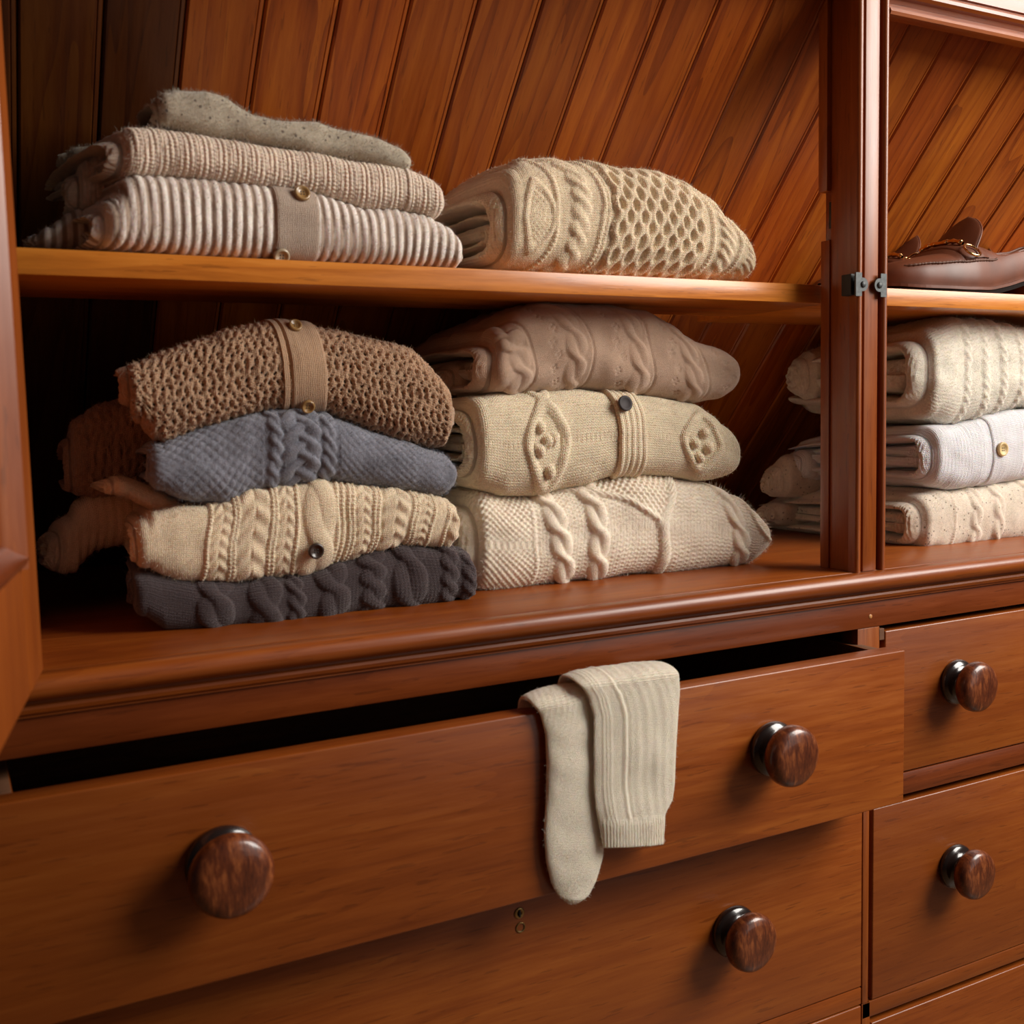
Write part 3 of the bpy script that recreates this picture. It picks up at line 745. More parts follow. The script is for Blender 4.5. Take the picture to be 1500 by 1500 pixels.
r = sweater('felted_sweater', 'thin grey-beige felted sweater with dark flecks on top of the upper left pile',
    [(232, 165), (238, 143), (257, 131), (303, 135), (336, 147), (373, 170), (406, 178), (467, 179), (513, 191), (560, 206), (588, 220), (602, 238)],
    [(232, 176), (238, 186), (280, 196), (373, 212), (467, 226), (537, 239), (583, 252), (596, 250), (602, 243)], Y_felt, GUL,
    yf=.058, depth=.085, pat=None, layers=2, lobe=.004, gap=.012, seed=8, nose=.016, wr=.0018, drop=.004)
sleeve(r.parent, [(105, 230), (118, 219), (150, 214), (190, 214)], [(105, 240), (118, 250), (150, 246), (190, 245)], Y_felt, .14, depth=.02, seed=3)

# ---------------- upper shelf, right: the honeycomb sweater
def pat_aran(s, t):
    tt = t + 4
    sb = s - (-.011 * np.clip(tt, -60, 70) ** 2 * np.clip((1015 - 0) / 1015, 0, 1)) * .55 - .05 * tt      # columns bow over the front
    m = lambda px: mmx(px, .07)
    o = mx(r_ridge(sb, t, m(803), 2.6, 2.6), r_cable(sb, t, m(837), 19, 26, 3.4), r_ridge(sb, t, m(869), 2.6, 2.6), r_ridge(sb, t, m(876), 2.0, 2.0),
           r_honey(sb, t, m(888), m(1008), 15.5, 21, 4.2),
           r_ridge(sb, t, m(1026), 2.6, 2.6), r_cable(sb, t, m(1046), 16, 26, 3.2, 1.), r_ridge(sb, t, m(1064), 2.4, 2.4), r_cable(sb, t, m(1082), 13, 22, 2.2))
    dd2 = r_diamond(sb, t, m(778), -5, 15, 28, 2.4, 2.0)
    ins = (np.abs(sb - m(778)) / 15 + np.abs(t + 5) / 28) < .9
    return mx(o, dd2, np.where(ins, r_moss(s, t, 5.5, 5.5, 1.5), 0)) + r_vstitch(s, t, 3.2, 2.6, .5)
r = sweater('honeycomb_sweater', 'thick cream sweater with honeycomb and cable knitting, alone at the right of the upper shelf',
    [(745, 300), (752, 268), (764, 248), (777, 239), (820, 240), (880, 245), (917, 256), (945, 256), (973, 260), (1020, 276), (1048, 299), (1067, 327), (1085, 358), (1097, 378), (1102, 390)],
    [(745, 370), (752, 388), (764, 396), (810, 400), (880, 404), (973, 408), (1040, 411), (1080, 411), (1097, 407), (1102, 400)], Y_aran, GUR,
    yf=.048, depth=.19, pat=pat_aran, layers=3, lobe=.010, gap=.016, nose=.034, seed=7, dxl=-.02, wr=.0010, zoff=.0012, blunt_r=44, fuzz=5000)

# ---------------- lower left stack
def pat_plum(s, t):
    m = lambda px: mmx(px, .09)
    o = mx(r_cable(s, t, m(300), 26, 52, 4.0, .4, sharp=1.6), r_cable(s, t, m(372), 24, 52, 4.0, 2.), r_cable(s, t, m(415), 13, 24, 3.0), r_cable(s, t, m(470), 24, 46, 4.0, 1.0, sharp=1.5),
           r_cable(s, t, m(530), 22, 26, 3.6, 2.2), r_cable(s, t, m(585), 28, 60, 4.2, .4, sharp=1.6), r_cable(s, t, m(642), 15, 24, 3.2), r_cable(s, t, m(672), 15, 24, 3.0, 2.))
    return o + r_vstitch(s, t, 3.0, 2.6, .9)
r = sweater('plum_sweater', 'dark plum-brown cable-knit sweater at the bottom of the lower left stack',
    [(195, 850), (215, 838), (245, 840), (300, 853), (380, 847), (435, 842), (470, 836), (500, 823), (540, 810), (590, 798), (640, 804), (665, 798), (685, 814), (693, 835), (697, 850)],
    [(195, 880), (215, 908), (240, 926), (330, 926), (420, 918), (500, 906), (570, 894), (640, 886), (670, 881), (688, 874), (697, 862)], Y_plum, GLL,
    yf=(.082, .074), depth=.26, pat=pat_plum, layers=2, lobe=.003, gap=.008, seed=1, fuzz=900, fl=.003, zoff=.001, dxl=.03, wr=.0015)

def pat_cream(s, t):
    m = lambda px: mmx(px, .09); sb = s - .10 * t
    ridges = [290, 326, 332, 384, 390, 421, 497, 503, 533, 539, 588, 594, 618, 640]
    o = mx(*[r_ridge(sb, t, m(p), 1.7, 2.4) for p in ridges])
    o = mx(o, r_plait(sb, t, m(308), 15, 11, 2.5), r_plait(sb, t, m(357), 24, 17, 3.0), r_plait(sb, t, m(405), 13, 11, 2.4), r_plait(sb, t, m(518), 13, 11, 2.4),
           r_plait(sb, t, m(563), 22, 17, 3.0), r_plait(sb, t, m(605), 12, 11, 2.3), r_cable(sb, t, m(655), 13, 46, 3.2, 1.2))
    o = mx(o, r_cable(sb, t, m(455), 26, 96, 3.6, 2.4), r_ridge(sb, t, m(480), 1.8, 2.2), r_ridge(sb, t, m(488), 1.8, 2.2))
    return o + r_vstitch(s, t, 3.0, 2.4, .45)
cream_top = [(200, 795), (208, 772), (228, 752), (262, 742), (330, 738), (365, 722), (430, 708), (480, 702), (560, 716), (620, 722), (650, 726), (666, 742), (673, 762)]
r = sweater('cream_cardigan', 'cream cable-knit cardigan with one dark brown button, third down in the lower left stack',
    cream_top, [(200, 806), (208, 826), (235, 845), (262, 854), (300, 854), (380, 847), (435, 843), (470, 836), (500, 823), (540, 810), (590, 798), (640, 804), (660, 798), (673, 776)], Y_cream, GLL, cat='cardigan',
    yf=(.078, .074), depth=.25, pat=pat_cream, layers=2, lobe=.003, gap=.008, seed=9, dxl=.02)
button(r, 'button', 460, 806, .0064, B_brown)
sleeve(r.parent, [(94, 838), (100, 805), (108, 765), (122, 735), (150, 716), (185, 712), (215, 722), (245, 745)], [(94, 848), (103, 848), (118, 828), (140, 808), (170, 800), (215, 800), (245, 800)], Y_cream, .20, depth=.05, seed=2, pat=lambda s, t: 1.4 * np.abs(np.sin(PI * s / 7)), dxl=-.01)
sleeve(r.parent, [(170, 712), (178, 698), (200, 700), (240, 716), (275, 740)], [(170, 716), (180, 720), (205, 738), (240, 756), (275, 762)], Y_cream, .12, depth=.10, seed=5, name='sleeve_fold', fuzz=300)

def pat_grey(s, t):
    m = lambda px: mmx(px, .09)
    a = 5.2
    d1 = np.abs(np.sin(PI * (s + t * 1.0) / a / 1.6)) ** .6; d2 = np.abs(np.sin(PI * (s - t * 1.0) / a / 1.6)) ** .6
    lat = 1.25 * d1 * d2 * (.75 + .25 * np.sin(s / 13 + t / 19))
    g = np.where((s > m(378)) & (s < m(490)), 0, 1); g2 = np.where(s > m(600), .4, 1)
    o = lat * g * g2
    o = mx(o, r_cable(s, t, m(395), 11, 22, 2.8, 1), r_cable(s, t, m(432), 30, 42, 4.0, .5, 3), r_cable(s, t, m(473), 12, 24, 2.8), r_ridge(s, t, m(410), 1.6, 1.6), r_ridge(s, t, m(456), 1.6, 1.6))
    return o
lace_bot = [(187, 566), (197, 592), (207, 618), (221, 640), (240, 648), (285, 626), (336, 613), (396, 600), (443, 601), (485, 607), (549, 632), (592, 646), (639, 655), (652, 645), (663, 618)]
grey_bot = [(222, 690), (232, 708), (243, 720), (262, 730), (300, 734), (330, 737), (365, 721), (430, 708), (480, 703), (560, 716), (620, 722), (650, 725), (665, 714), (671, 694)]
r = sweater('grey_sweater', 'blue-grey sweater with a plaited cable and crosshatch knitting, second in the lower left stack',
    [(222, 674), (232, 658), (245, 645), (285, 627), (336, 614), (396, 601), (443, 600), (485, 608), (549, 632), (592, 646), (639, 656), (662, 664), (671, 680)],
    grey_bot, Y_grey, GLL, yf=(.080, .078), depth=.22, pat=pat_grey, layers=2, lobe=.003, gap=.006, seed=12, wr=.0018, fuzz=4200, dxl=.02)

def lace_h(s, t):
    P, Q = 7.0, 6.4
    row = np.floor(t / Q + .5); tl = t - row * Q; hh = np.zeros_like(s)
    for dx in (0, 1):
        u = s / P + (row % 2) * .5 + dx * .5; cell = np.floor(u)
        j1 = np.sin(cell * 12.9898 + row * 78.233 + dx * 4.1) * 43758.5453; j1 = j1 - np.floor(j1)
        j2 = np.sin(cell * 39.425 + row * 11.135 + dx * 9.7) * 24634.6345; j2 = j2 - np.floor(j2)
        x = (u - cell - .5) * P - (j1 - .5) * 1.8; y = tl - (j2 - .5) * 2.0 - (1.5 if dx else -1.2)
        sz = (.95 + .5 * j2) * (1.0 if dx == 0 else .62)
        hh = np.maximum(hh, np.exp(-(((x - (j1 - .5) * .9 * y) / (1.10 * sz)) ** 2 + (y / (1.45 * sz)) ** 2)))
    return hh
def pat_lace(s, t):
    h = lace_h(s, t)
    st = .6 * np.sin(2 * PI * (s * .9 + t * .35) / 2.4) * np.sin(2 * PI * (t - s * .3) / 2.7)
    return 2.0 + st - 3.4 * h + .5 * np.sin(2 * PI * s / 6.4)
r = sweater('lace_cardigan', 'brown open-lace crochet cardigan with a plain buttoned band, top of the lower left stack',
    [(187, 556), (192, 547), (205, 537), (229, 524), (285, 503), (336, 487), (400, 477), (455, 478), (507, 487), (583, 504), (612, 515), (632, 532), (648, 562), (663, 604)],
    lace_bot, Y_lace, GLL, cat='cardigan', yf=(.076, .080), depth=.21, pat=pat_lace, cut=lambda s, t: lace_h(s, t) > .55, layers=3, lobe=.004, gap=.008, seed=14, dxl=.03, step=1.4, vn=150, nose=.030, fuzz=3500, wr=.0015)
band(r, 'button_band', 420, 475, Y_laceband, 3.6e-3, lambda s, t: .35 * np.abs(np.sin(PI * s / 1.9)), lean=(-14, 6))
band(r, 'seam_band', 410, 419, Y_laceband, 3.2e-3, lambda s, t: .35 * np.abs(np.sin(PI * t / 1.9)), lean=(-14, 6))
button(r, 'button', 430, 482, .0052, B_tan, lift=.0045); button(r, 'button', 449, 592, .0055, B_tan, lift=.0045)
sleeve(r.parent, [(106, 680), (109, 645), (120, 615), (145, 598), (175, 590), (210, 575), (240, 570)], [(106, 690), (112, 715), (130, 727), (160, 726), (200, 712), (240, 700)], Y_lace, .19, depth=.05, pat=pat_lace, seed=7, layers=2, lobe=.006, gap=.004)

# ---------------- lower middle stack
def pat_chunky(s, t):
    m = lambda px: mmx(px, .11)
    moss_l = r_moss(s, t, 6.0, 6.4, 2.2) * (s < m(775))
    purl = (s >= m(775)) * (1.15 * (.5 + .5 * np.sin(2 * PI * t / 4.6 + 1.3 * np.sin(2 * PI * s / 7.0))) * (.75 + .25 * np.sin(2 * PI * s / 3.5)))
    tt = t
    vl = np.abs((s - m(955)) + np.where(tt > 4, (tt - 4) * 2.0, 0) - 0)
    vr = np.abs((s - m(958)) - np.where(tt > 4, (tt - 4) * .35, 0))
    wide = 6.0
    lines = mx(np.where(tt > 0, 4.6 * dome(vl, wide * 1.15) * (.8 + .2 * np.sin((s + t) * 1.6)), 0), 4.6 * dome(vr, wide) * (.82 + .18 * np.sin((t - s) * 1.6)))
    inner = (s > m(955) - np.clip(tt - 4, 0, 99) * 2.0) & (s < m(958) + np.clip(tt - 4, 0, 99) * .35) & (tt > 8)
    lacep = np.where(inner, r_moss(s, t, 6.6, 8.0, 3.2), 0)
    o = mx(moss_l, purl, lacep, r_ridge(s, t, m(772), 2.2, 2.4), r_cable(s + .18 * t, t, m(808), 20, 58, 5.4, .6, sharp=1.6), r_cable(s + .10 * t, t, m(862), 20, 58, 5.4, 1.4, sharp=1.6),
           lines, r_cable(s + .2 * t, t, m(1062), 20, 60, 5.0, 1.0, sharp=1.6), r_ridge(s + .45 * t, t, m(1100), 3.2, 3.0))
    return o
diam_bot = [(700, 690), (706, 704), (718, 716), (741, 727), (795, 727), (827, 716), (870, 709), (917, 693), (953, 695), (993, 698), (1029, 705), (1058, 702), (1075, 686), (1084, 672)]
r = sweater('chunky_cable_sweater', 'thick chunky off-white sweater with fat cables, bottom of the lower middle stack',
    [(700, 745), (706, 728), (718, 720), (741, 727), (795, 727), (827, 716), (870, 709), (917, 694), (953, 696), (993, 699), (1040, 707), (1075, 724), (1095, 737), (1112, 750), (1122, 765), (1126, 782)],
    [(700, 852), (706, 864), (718, 870), (750, 868), (792, 862), (828, 857), (842, 851), (892, 849), (950, 841), (986, 844), (1029, 835), (1070, 831), (1090, 830), (1104, 824), (1115, 812), (1122, 800), (1126, 788)], Y_chunky, GLR,
    yf=(.103, .088), depth=.24, pat=pat_chunky, layers=3, lobe=.012, gap=.014, seed=15, nose=.034, fuzz=5200, fl=.006, zoff=.001, step=1.5, vn=140, blunt_r=50)

def pat_diam(s, t):
    m = lambda px: mmx(px, .10)
    o = mx(r_diamond(s, t, m(797), -2, 20, 37, 3.6, 3.2), r_diamond(s, t, m(797), -2, 16.5, 31, 1.8, 1.8), r_diamond(s, t, m(1019), -1, 22, 29, 3.4, 3.2),
           r_diamond(s, t, m(797), -2 + 84, 20, 44, 3.0, 2.6))
    for c, bs in ((m(798), [(-8, 14), (-9, -4), (6, 4), (0, -20), (-1, 3)]), (m(1019), [(0, 10), (-9, -2), (7, -4), (-2, -15)])):
        for a, b in bs: o = mx(o, r_bob(s, t, c + a, b - 2, 5.4, 6.0))
    return o + .8 * (.5 + .5 * np.sin(2 * PI * t / 3.0 + 1.2 * np.sin(2 * PI * s / 4.6)))
taupe_bot = [(724, 550), (732, 566), (744, 575), (791, 574), (827, 571), (863, 569), (910, 575), (964, 580), (1000, 585), (1029, 587), (1060, 585), (1074, 574), (1080, 552)]
r = sweater('bobble_diamond_cardigan', 'cream cardigan with bobble-filled diamonds and a dark round button, middle of the lower middle stack',
    [(700, 612), (705, 594), (718, 582), (744, 577), (791, 575), (827, 572), (863, 570), (910, 576), (964, 581), (1000, 586), (1032, 592), (1050, 608), (1072, 634), (1084, 658)],
    diam_bot, Y_diamond, GLR, cat='cardigan', yf=(.095, .088), depth=.22, pat=pat_diam, layers=3, lobe=.010, gap=.012, seed=17, nose=.030, dxl=-.02, step=1.5)
band(r, 'button_band', 899, 941, Y_diamond, 2.6e-3, lambda s, t: 1.8 * np.abs(np.sin(PI * s / 6.2)) ** .6 + r_vstitch(s, t, 3.1, 3.0, .4), lean=(-8, 6))
button(r, 'button', 909, 594, .0074, B_plum, lift=.0075, holes=0, rim=.0006)

def pat_taupe(s, t):
    m = lambda px: mmx(px, .10); sb = s + .22 * t + .004 * t * t
    o = np.zeros_like(s)
    for p in (778, 862, 950, 1030): o = mx(o, 1.0 - 1.6 * dome(sb - m(p), 1.1) + 0 * s) if p == 778 else np.minimum(o, np.where(np.abs(sb - m(p)) < 1.2, 1.0 - 1.6 * dome(sb - m(p), 1.2), 99))
    for p, ph in ((758, 1.), (838, 0), (930, .8), (1008, 1.7)): o = mx(o, 1.0 * 0 + r_cable(sb, t, m(p), 21, 50, 3.5, ph, sharp=1.8))
    for p in (806, 898, 980, 1055):
        for j in range(-3, 4):
            for a, b in ((0, 0), (2.6, 2.2), (-1.8, 3.4), (1, 5.2)):
                o = o - 1.8 * np.exp(-((sb - m(p) - a - 5 * (j % 2)) ** 2 + (t - j * 13 - b) ** 2) / 1.1)
    return o
r = sweater('taupe_sweater', 'smooth pinkish-taupe sweater with loose cables and tiny eyelets, top of the lower middle stack',
    [(724, 535), (726, 512), (735, 490), (748, 474), (766, 461), (802, 447), (830, 443), (892, 447), (957, 456), (986, 474), (1022, 500), (1045, 508), (1065, 512), (1077, 524), (1080, 542)],
    taupe_bot, Y_taupe, GLR, yf=(.095, .092), depth=.20, pat=pat_taupe, layers=2, lobe=.014, gap=.014, seed=21, nose=.034, dxl=-.02, fuzz=2000, fl=.003, wr=.002)
sleeve(r.parent, [(668, 555), (674, 540), (690, 530), (715, 524), (745, 524)], [(668, 562), (676, 575), (690, 582), (715, 582), (745, 578)], Y_taupe, .15, depth=.09, seed=4, pat=None)

# ---------------- right-hand bay (runs on past the picture edge)
def pat_oat(s, t):
    m = lambda px: mmx(px, .10)
    o = np.zeros_like(s)
    for p, ph in ((1420, 0), (1452, 2), (1498, 1), (1560, 0)): o = mx(o, r_cable(s, t, m(p), 18, 52, 3.6, ph, sharp=1.6))
    return mx(o, r_ridge(s, t, m(1388), 2, 2.2), r_moss(s, t, 4.5, 4.5, .7))
oat_top = [(1352, 742), (1360, 728), (1380, 716), (1402, 718), (1447, 711), (1500, 702), (1560, 694), (1620, 684), (1760, 662), (1800, 690)]
r = sweater('oatmeal_sweater', 'flecked oatmeal cable sweater at the bottom of the stack in the right-hand bay',
    oat_top, [(1352, 794), (1360, 806), (1380, 810), (1410, 804), (1500, 793), (1580, 784), (1760, 762), (1800, 742)], Y_oat, GR,
    yf=(.088, .080), depth=.26, pat=pat_oat, layers=2, lobe=.012, gap=.016, seed=23, nose=.03, zoff=.001, fuzz=3000)
sleeve(r.parent, [(1140, 745), (1150, 738), (1172, 733), (1200, 731), (1235, 730), (1280, 740)], [(1140, 760), (1150, 768), (1175, 775), (1205, 783), (1240, 790), (1280, 796)], Y_oat, .29, depth=.03, seed=5)
sleeve(r.parent, [(1152, 700), (1156, 676), (1172, 662), (1200, 657), (1260, 660)], [(1152, 715), (1162, 727), (1185, 732), (1215, 734), (1260, 738)], Y_oat, .28, depth=.03, seed=6, name='body_fold')

def pat_white(s, t): return 1.1 * np.abs(np.sin(PI * s / 5.2)) ** .7 * ((s < mmx(1440, .09)) | (s > mmx(1492, .09))) + r_vstitch(s, t, 2.6, 2.2, .5)
moh_bot = [(1360, 560), (1364, 590), (1374, 612), (1399, 622), (1425, 617), (1447, 611), (1500, 598), (1560, 592), (1640, 585), (1760, 572), (1800, 560)]
r = sweater('white_cardigan', 'white ribbed cardigan with a pale wooden button, middle of the stack in the right-hand bay',
    [(1368, 650), (1374, 632), (1386, 624), (1410, 622), (1447, 612), (1500, 600), (1560, 592), (1620, 587), (1760, 573), (1800, 600)],
    [(1368, 690), (1376, 706), (1392, 716), (1402, 717), (1447, 710), (1500, 702), (1560, 694), (1620, 684), (1760, 661), (1800, 640)], Y_white, GR, cat='cardigan',
    yf=(.085, .078), depth=.22, pat=pat_white, layers=2, lobe=.010, gap=.014, seed=26, nose=.028, fuzz=1200, fl=.003)
band(r, 'button_band', 1446, 1494, Y_white, 2.0e-3, lambda s, t: .3 * np.abs(np.sin(PI * s / 2.2)))
button(r, 'button', 1465, 659, .0082, B_wood, lift=.004)
sleeve(r.parent, [(1178, 668), (1184, 660), (1205, 657), (1240, 655), (1290, 652)], [(1178, 694), (1186, 700), (1208, 702), (1240, 704), (1290, 706)], Y_white, .27, depth=.03, pat=lambda s, t: 1.6 * np.abs(np.sin(PI * s / 5.0)) ** .7, seed=6, name='cuff', fuzz=200)

def pat_moh(s, t):
    m = lambda px: mmx(px, .09); sb = s + .05 * t
    o = np.zeros_like(s)
    for p in (1412, 1438, 1462, 1488, 1515, 1545, 1580): o = mx(o, 1.8 * (1 - dome(sb - m(p), 2.0)) * 0 + r_cable(sb, t, m(p), 11, 18, 2.4, p * .37))
    return o + .7 * (.5 + .5 * np.sin(2 * PI * t / 3.2 + 1.2 * np.sin(2 * PI * s / 5)))
r = sweater('mohair_sweater', 'fuzzy off-white cable sweater on top of the stack in the right-hand bay',
    [(1360, 535), (1364, 505), (1376, 482), (1399, 468), (1429, 465), (1465, 471), (1500, 480), (1560, 490), (1640, 498), (1740, 515), (1800, 545)],
    moh_bot, Y_mohair, GR, yf=(.085, .078), depth=.22, pat=pat_moh, layers=2, lobe=.020, gap=.020, seed=29, nose=.036, fuzz=6000, fl=.006, dxl=.02)
sleeve(r.parent, [(1190, 545), (1194, 528), (1210, 510), (1240, 498), (1300, 488), (1360, 490)], [(1190, 560), (1198, 582), (1212, 592), (1240, 600), (1300, 606), (1360, 606)], Y_mohair, .26, depth=.03, seed=9, name='body_fold', fuzz=900, fl=.006, pat=pat_moh)

# ------------------------------------------------------------------ socks over the open drawer
def sock(name, label, left, right, x_top_l, x_top_r, thick, ysurf, ribs, inner=.06, gloss=0):
    """left / right: pixel outlines of the hanging part, top to bottom; the cloth first climbs out of the drawer and bends over its front"""
    L = np.array(left, float); R = np.array(right, float)
    def resamp(P, n):
        d = np.r_[0, np.cumsum(np.linalg.norm(np.diff(P, axis=0), axis=1))]; q = np.linspace(0, d[-1], n)
        return np.stack([np.interp(q, d, P[:, 0]), np.interp(q, d, P[:, 1])], 1)
    n = 150; Lr = resamp(L, n); Rr = resamp(R, n)
    for A in (Lr, Rr):
        for c in (0, 1): A[:, c] = smooth1(A[:, c], 3)
    LP = np.array([at(a, b, ysurf) for a, b in Lr]); RP = np.array([at(a, b, ysurf) for a, b in Rr])
    # over the edge: arc then down inside the drawer
    pre = []
    ztl, ztr = LP[0][2], RP[0][2]; ybk = -.0345
    zin = .7925 - .005
    for i in range(22, 0, -1):
        a = i / 22
        if a > .55:
            b = (a - .55) / .45; y = ybk; z_off = -inner * b - .006
            w = (LP[0] + 0, RP[0] + 0)
            pre.append((np.array([LP[0][0], ybk + .006, min(ztl, .797) - .006 - inner * b]), np.array([RP[0][0], ybk + .006, min(ztr, .797) - .006 - inner * b])))
        else:
            b = a / .55 * PI / 2
            y = ysurf + (ybk + .006 - ysurf) * math.sin(b) ; dz = .004 * math.sin(2 * b) - .006 * (1 - math.cos(b))
            pre.append((np.array([LP[0][0], y, ztl + dz]), np.array([RP[0][0], y, ztr + dz])))
    LP = np.vstack([[p[0] for p in pre], LP]); RP = np.vstack([[p[1] for p in pre], RP])
    for A_ in (LP, RP):
        for c in (1, 2):
            e = A_[-6:, c].copy(); A_[:, c] = smooth1(A_[:, c], 6); A_[-6:, c] = e
    nr = len(LP); m = 170
    ang = np.linspace(0, 2 * PI, m, endpoint=False); ca = np.cos(ang); sa = np.sign(np.sin(ang)) * np.abs(np.sin(ang)) ** .9
    V = np.zeros((nr, m, 3)); C = (LP + RP) / 2; Hf = (RP - LP) / 2
    tang = np.gradient(C, axis=0); tang /= np.linalg.norm(tang, axis=1)[:, None]
    S = np.zeros((nr, m)); T = np.zeros((nr, m)); tl = np.r_[0, np.cumsum(np.linalg.norm(np.diff(C, axis=0), axis=1))]
    for i in range(nr):
        x = Hf[i]; nrm = np.cross(tang[i], x / (np.linalg.norm(x) + 1e-9)); nrm /= np.linalg.norm(nrm)
        if i > 30 and nrm[1] > 0: nrm = -nrm
        if i <= 30 and i > 0 and nrm @ prev < 0: nrm = -nrm
        prev = nrm
        hw = np.linalg.norm(x); endf = min(1, ((nr - 1 - i) / 8.0)) ** .5 if ribs is None else min(1, (nr - 1 - i + .6) / 2.0)
        tk = thick / 2 * max(.25, endf)
        s = ca * hw * 1000; t = tl[i] * 1000
        V[i] = C[i] + np.outer(ca, x) + np.outer(sa * tk, nrm)
        front = np.clip(sa, 0, 1)
        h = np.zeros(m)
        u = ca
        if ribs:
            k = 1.0 if tl[-1] - tl[i] < ribs else 0.0
            sl = s + hw * 1000; kk = np.clip(((tl[-1] - tl[i]) - ribs) / .006, 0, 1)
            h = (1 - kk) * 1.5 * np.abs(np.sin(PI * s / 2.7)) + kk * (.8 * np.abs(np.sin(PI * np.clip(sl - 6, 0, 9) / 3.0)) + 1.0 * dome(sl - 26, 1.4) - .9 * dome(sl - 29.5, 1.3) + .18 * np.sin(2 * PI * sl / 9) * (sl > 30))
        else:
            h = .12 * np.sin(2 * PI * (s + t * .35) / 5.0) * np.clip((110 - t) / 20, 0, 1)
        big = 1.1 * wav(V[i][:, 0], V[i][:, 1], V[i][:, 2], .06, 3 + (ribs is not None))
        V[i] += np.outer((h + big) * front / 1000, nrm)
        S[i] = s / 10; T[i] = t / 10
    cl = V[-1].mean(0); VV = np.vstack([V.reshape(-1, 3), [V[0].mean(0)]])
    Fc = grid_faces(nr, m, 0, True)
    # end: fold the last ring inwards
    R2 = cl + (V[-1] - cl) * np.array([.96, .2, .9]) + np.array([0, 0, .0015])
    o = len(VV); VV = np.vstack([VV, R2]); j = np.arange(m); j2 = (j + 1) % m
    Fc = np.vstack([Fc, np.stack([(nr - 1) * m + j, (nr - 1) * m + j2, o + j2, o + j], -1)])
    hm = m // 2; a = np.arange(1, hm); Fc = np.vstack([Fc, np.stack([o + a - 1, o + a, o + (m - a) % m, o + (m - a + 1) % m], -1)])
    UV = np.vstack([np.stack([S.ravel(), T.ravel()], 1), [[0, 0]], np.stack([S[-1], T[-1]], 1)])
    root = empty(name, C[22], label=label, cat='sock', group='cream socks over the drawer front')
    ob = obj_np('knitted_body', VV, Fc, Y_sock, root, uv=UV)
    N = np.cross(np.gradient(V, axis=1), np.gradient(V, axis=0)); N /= np.linalg.norm(N, axis=2)[..., None] + 1e-12
    if (N[60, :, 1] * (V[60, :, 1] - C[60, 1])).sum() < 0: N = -N
    jj = rng.integers(0, nr - 2, 2600); kk = rng.integers(0, m, 2600)
    hairs('fuzz', V[jj, kk], N[jj, kk], .003, Y_sock, root)
    return root
sock('long_sock', 'cream wool sock hanging toe down over the open drawer front, partly behind the ribbed one',
     [(782, 1032), (792, 1048), (799, 1075), (801, 1120), (800, 1170), (797, 1220), (800, 1262), (808, 1295), (818, 1313), (834, 1325)],
     [(872, 1012), (872, 1040), (873, 1080), (876, 1130), (880, 1180), (885, 1225), (883, 1255), (873, 1290), (862, 1312), (842, 1325)], 0, 0, .010, -.0560, None)
sock('ribbed_sock', 'cream wool sock with its ribbed cuff hanging down over the open drawer',
     [(848, 1001), (862, 1020), (870, 1050), (870, 1100), (870, 1150), (873, 1185), (879, 1215), (884, 1243)],
     [(994, 981), (996, 1010), (993, 1050), (990, 1100), (988, 1150), (985, 1172), (974, 1192), (972, 1238)], 0, 0, .008, -.0640, .020)

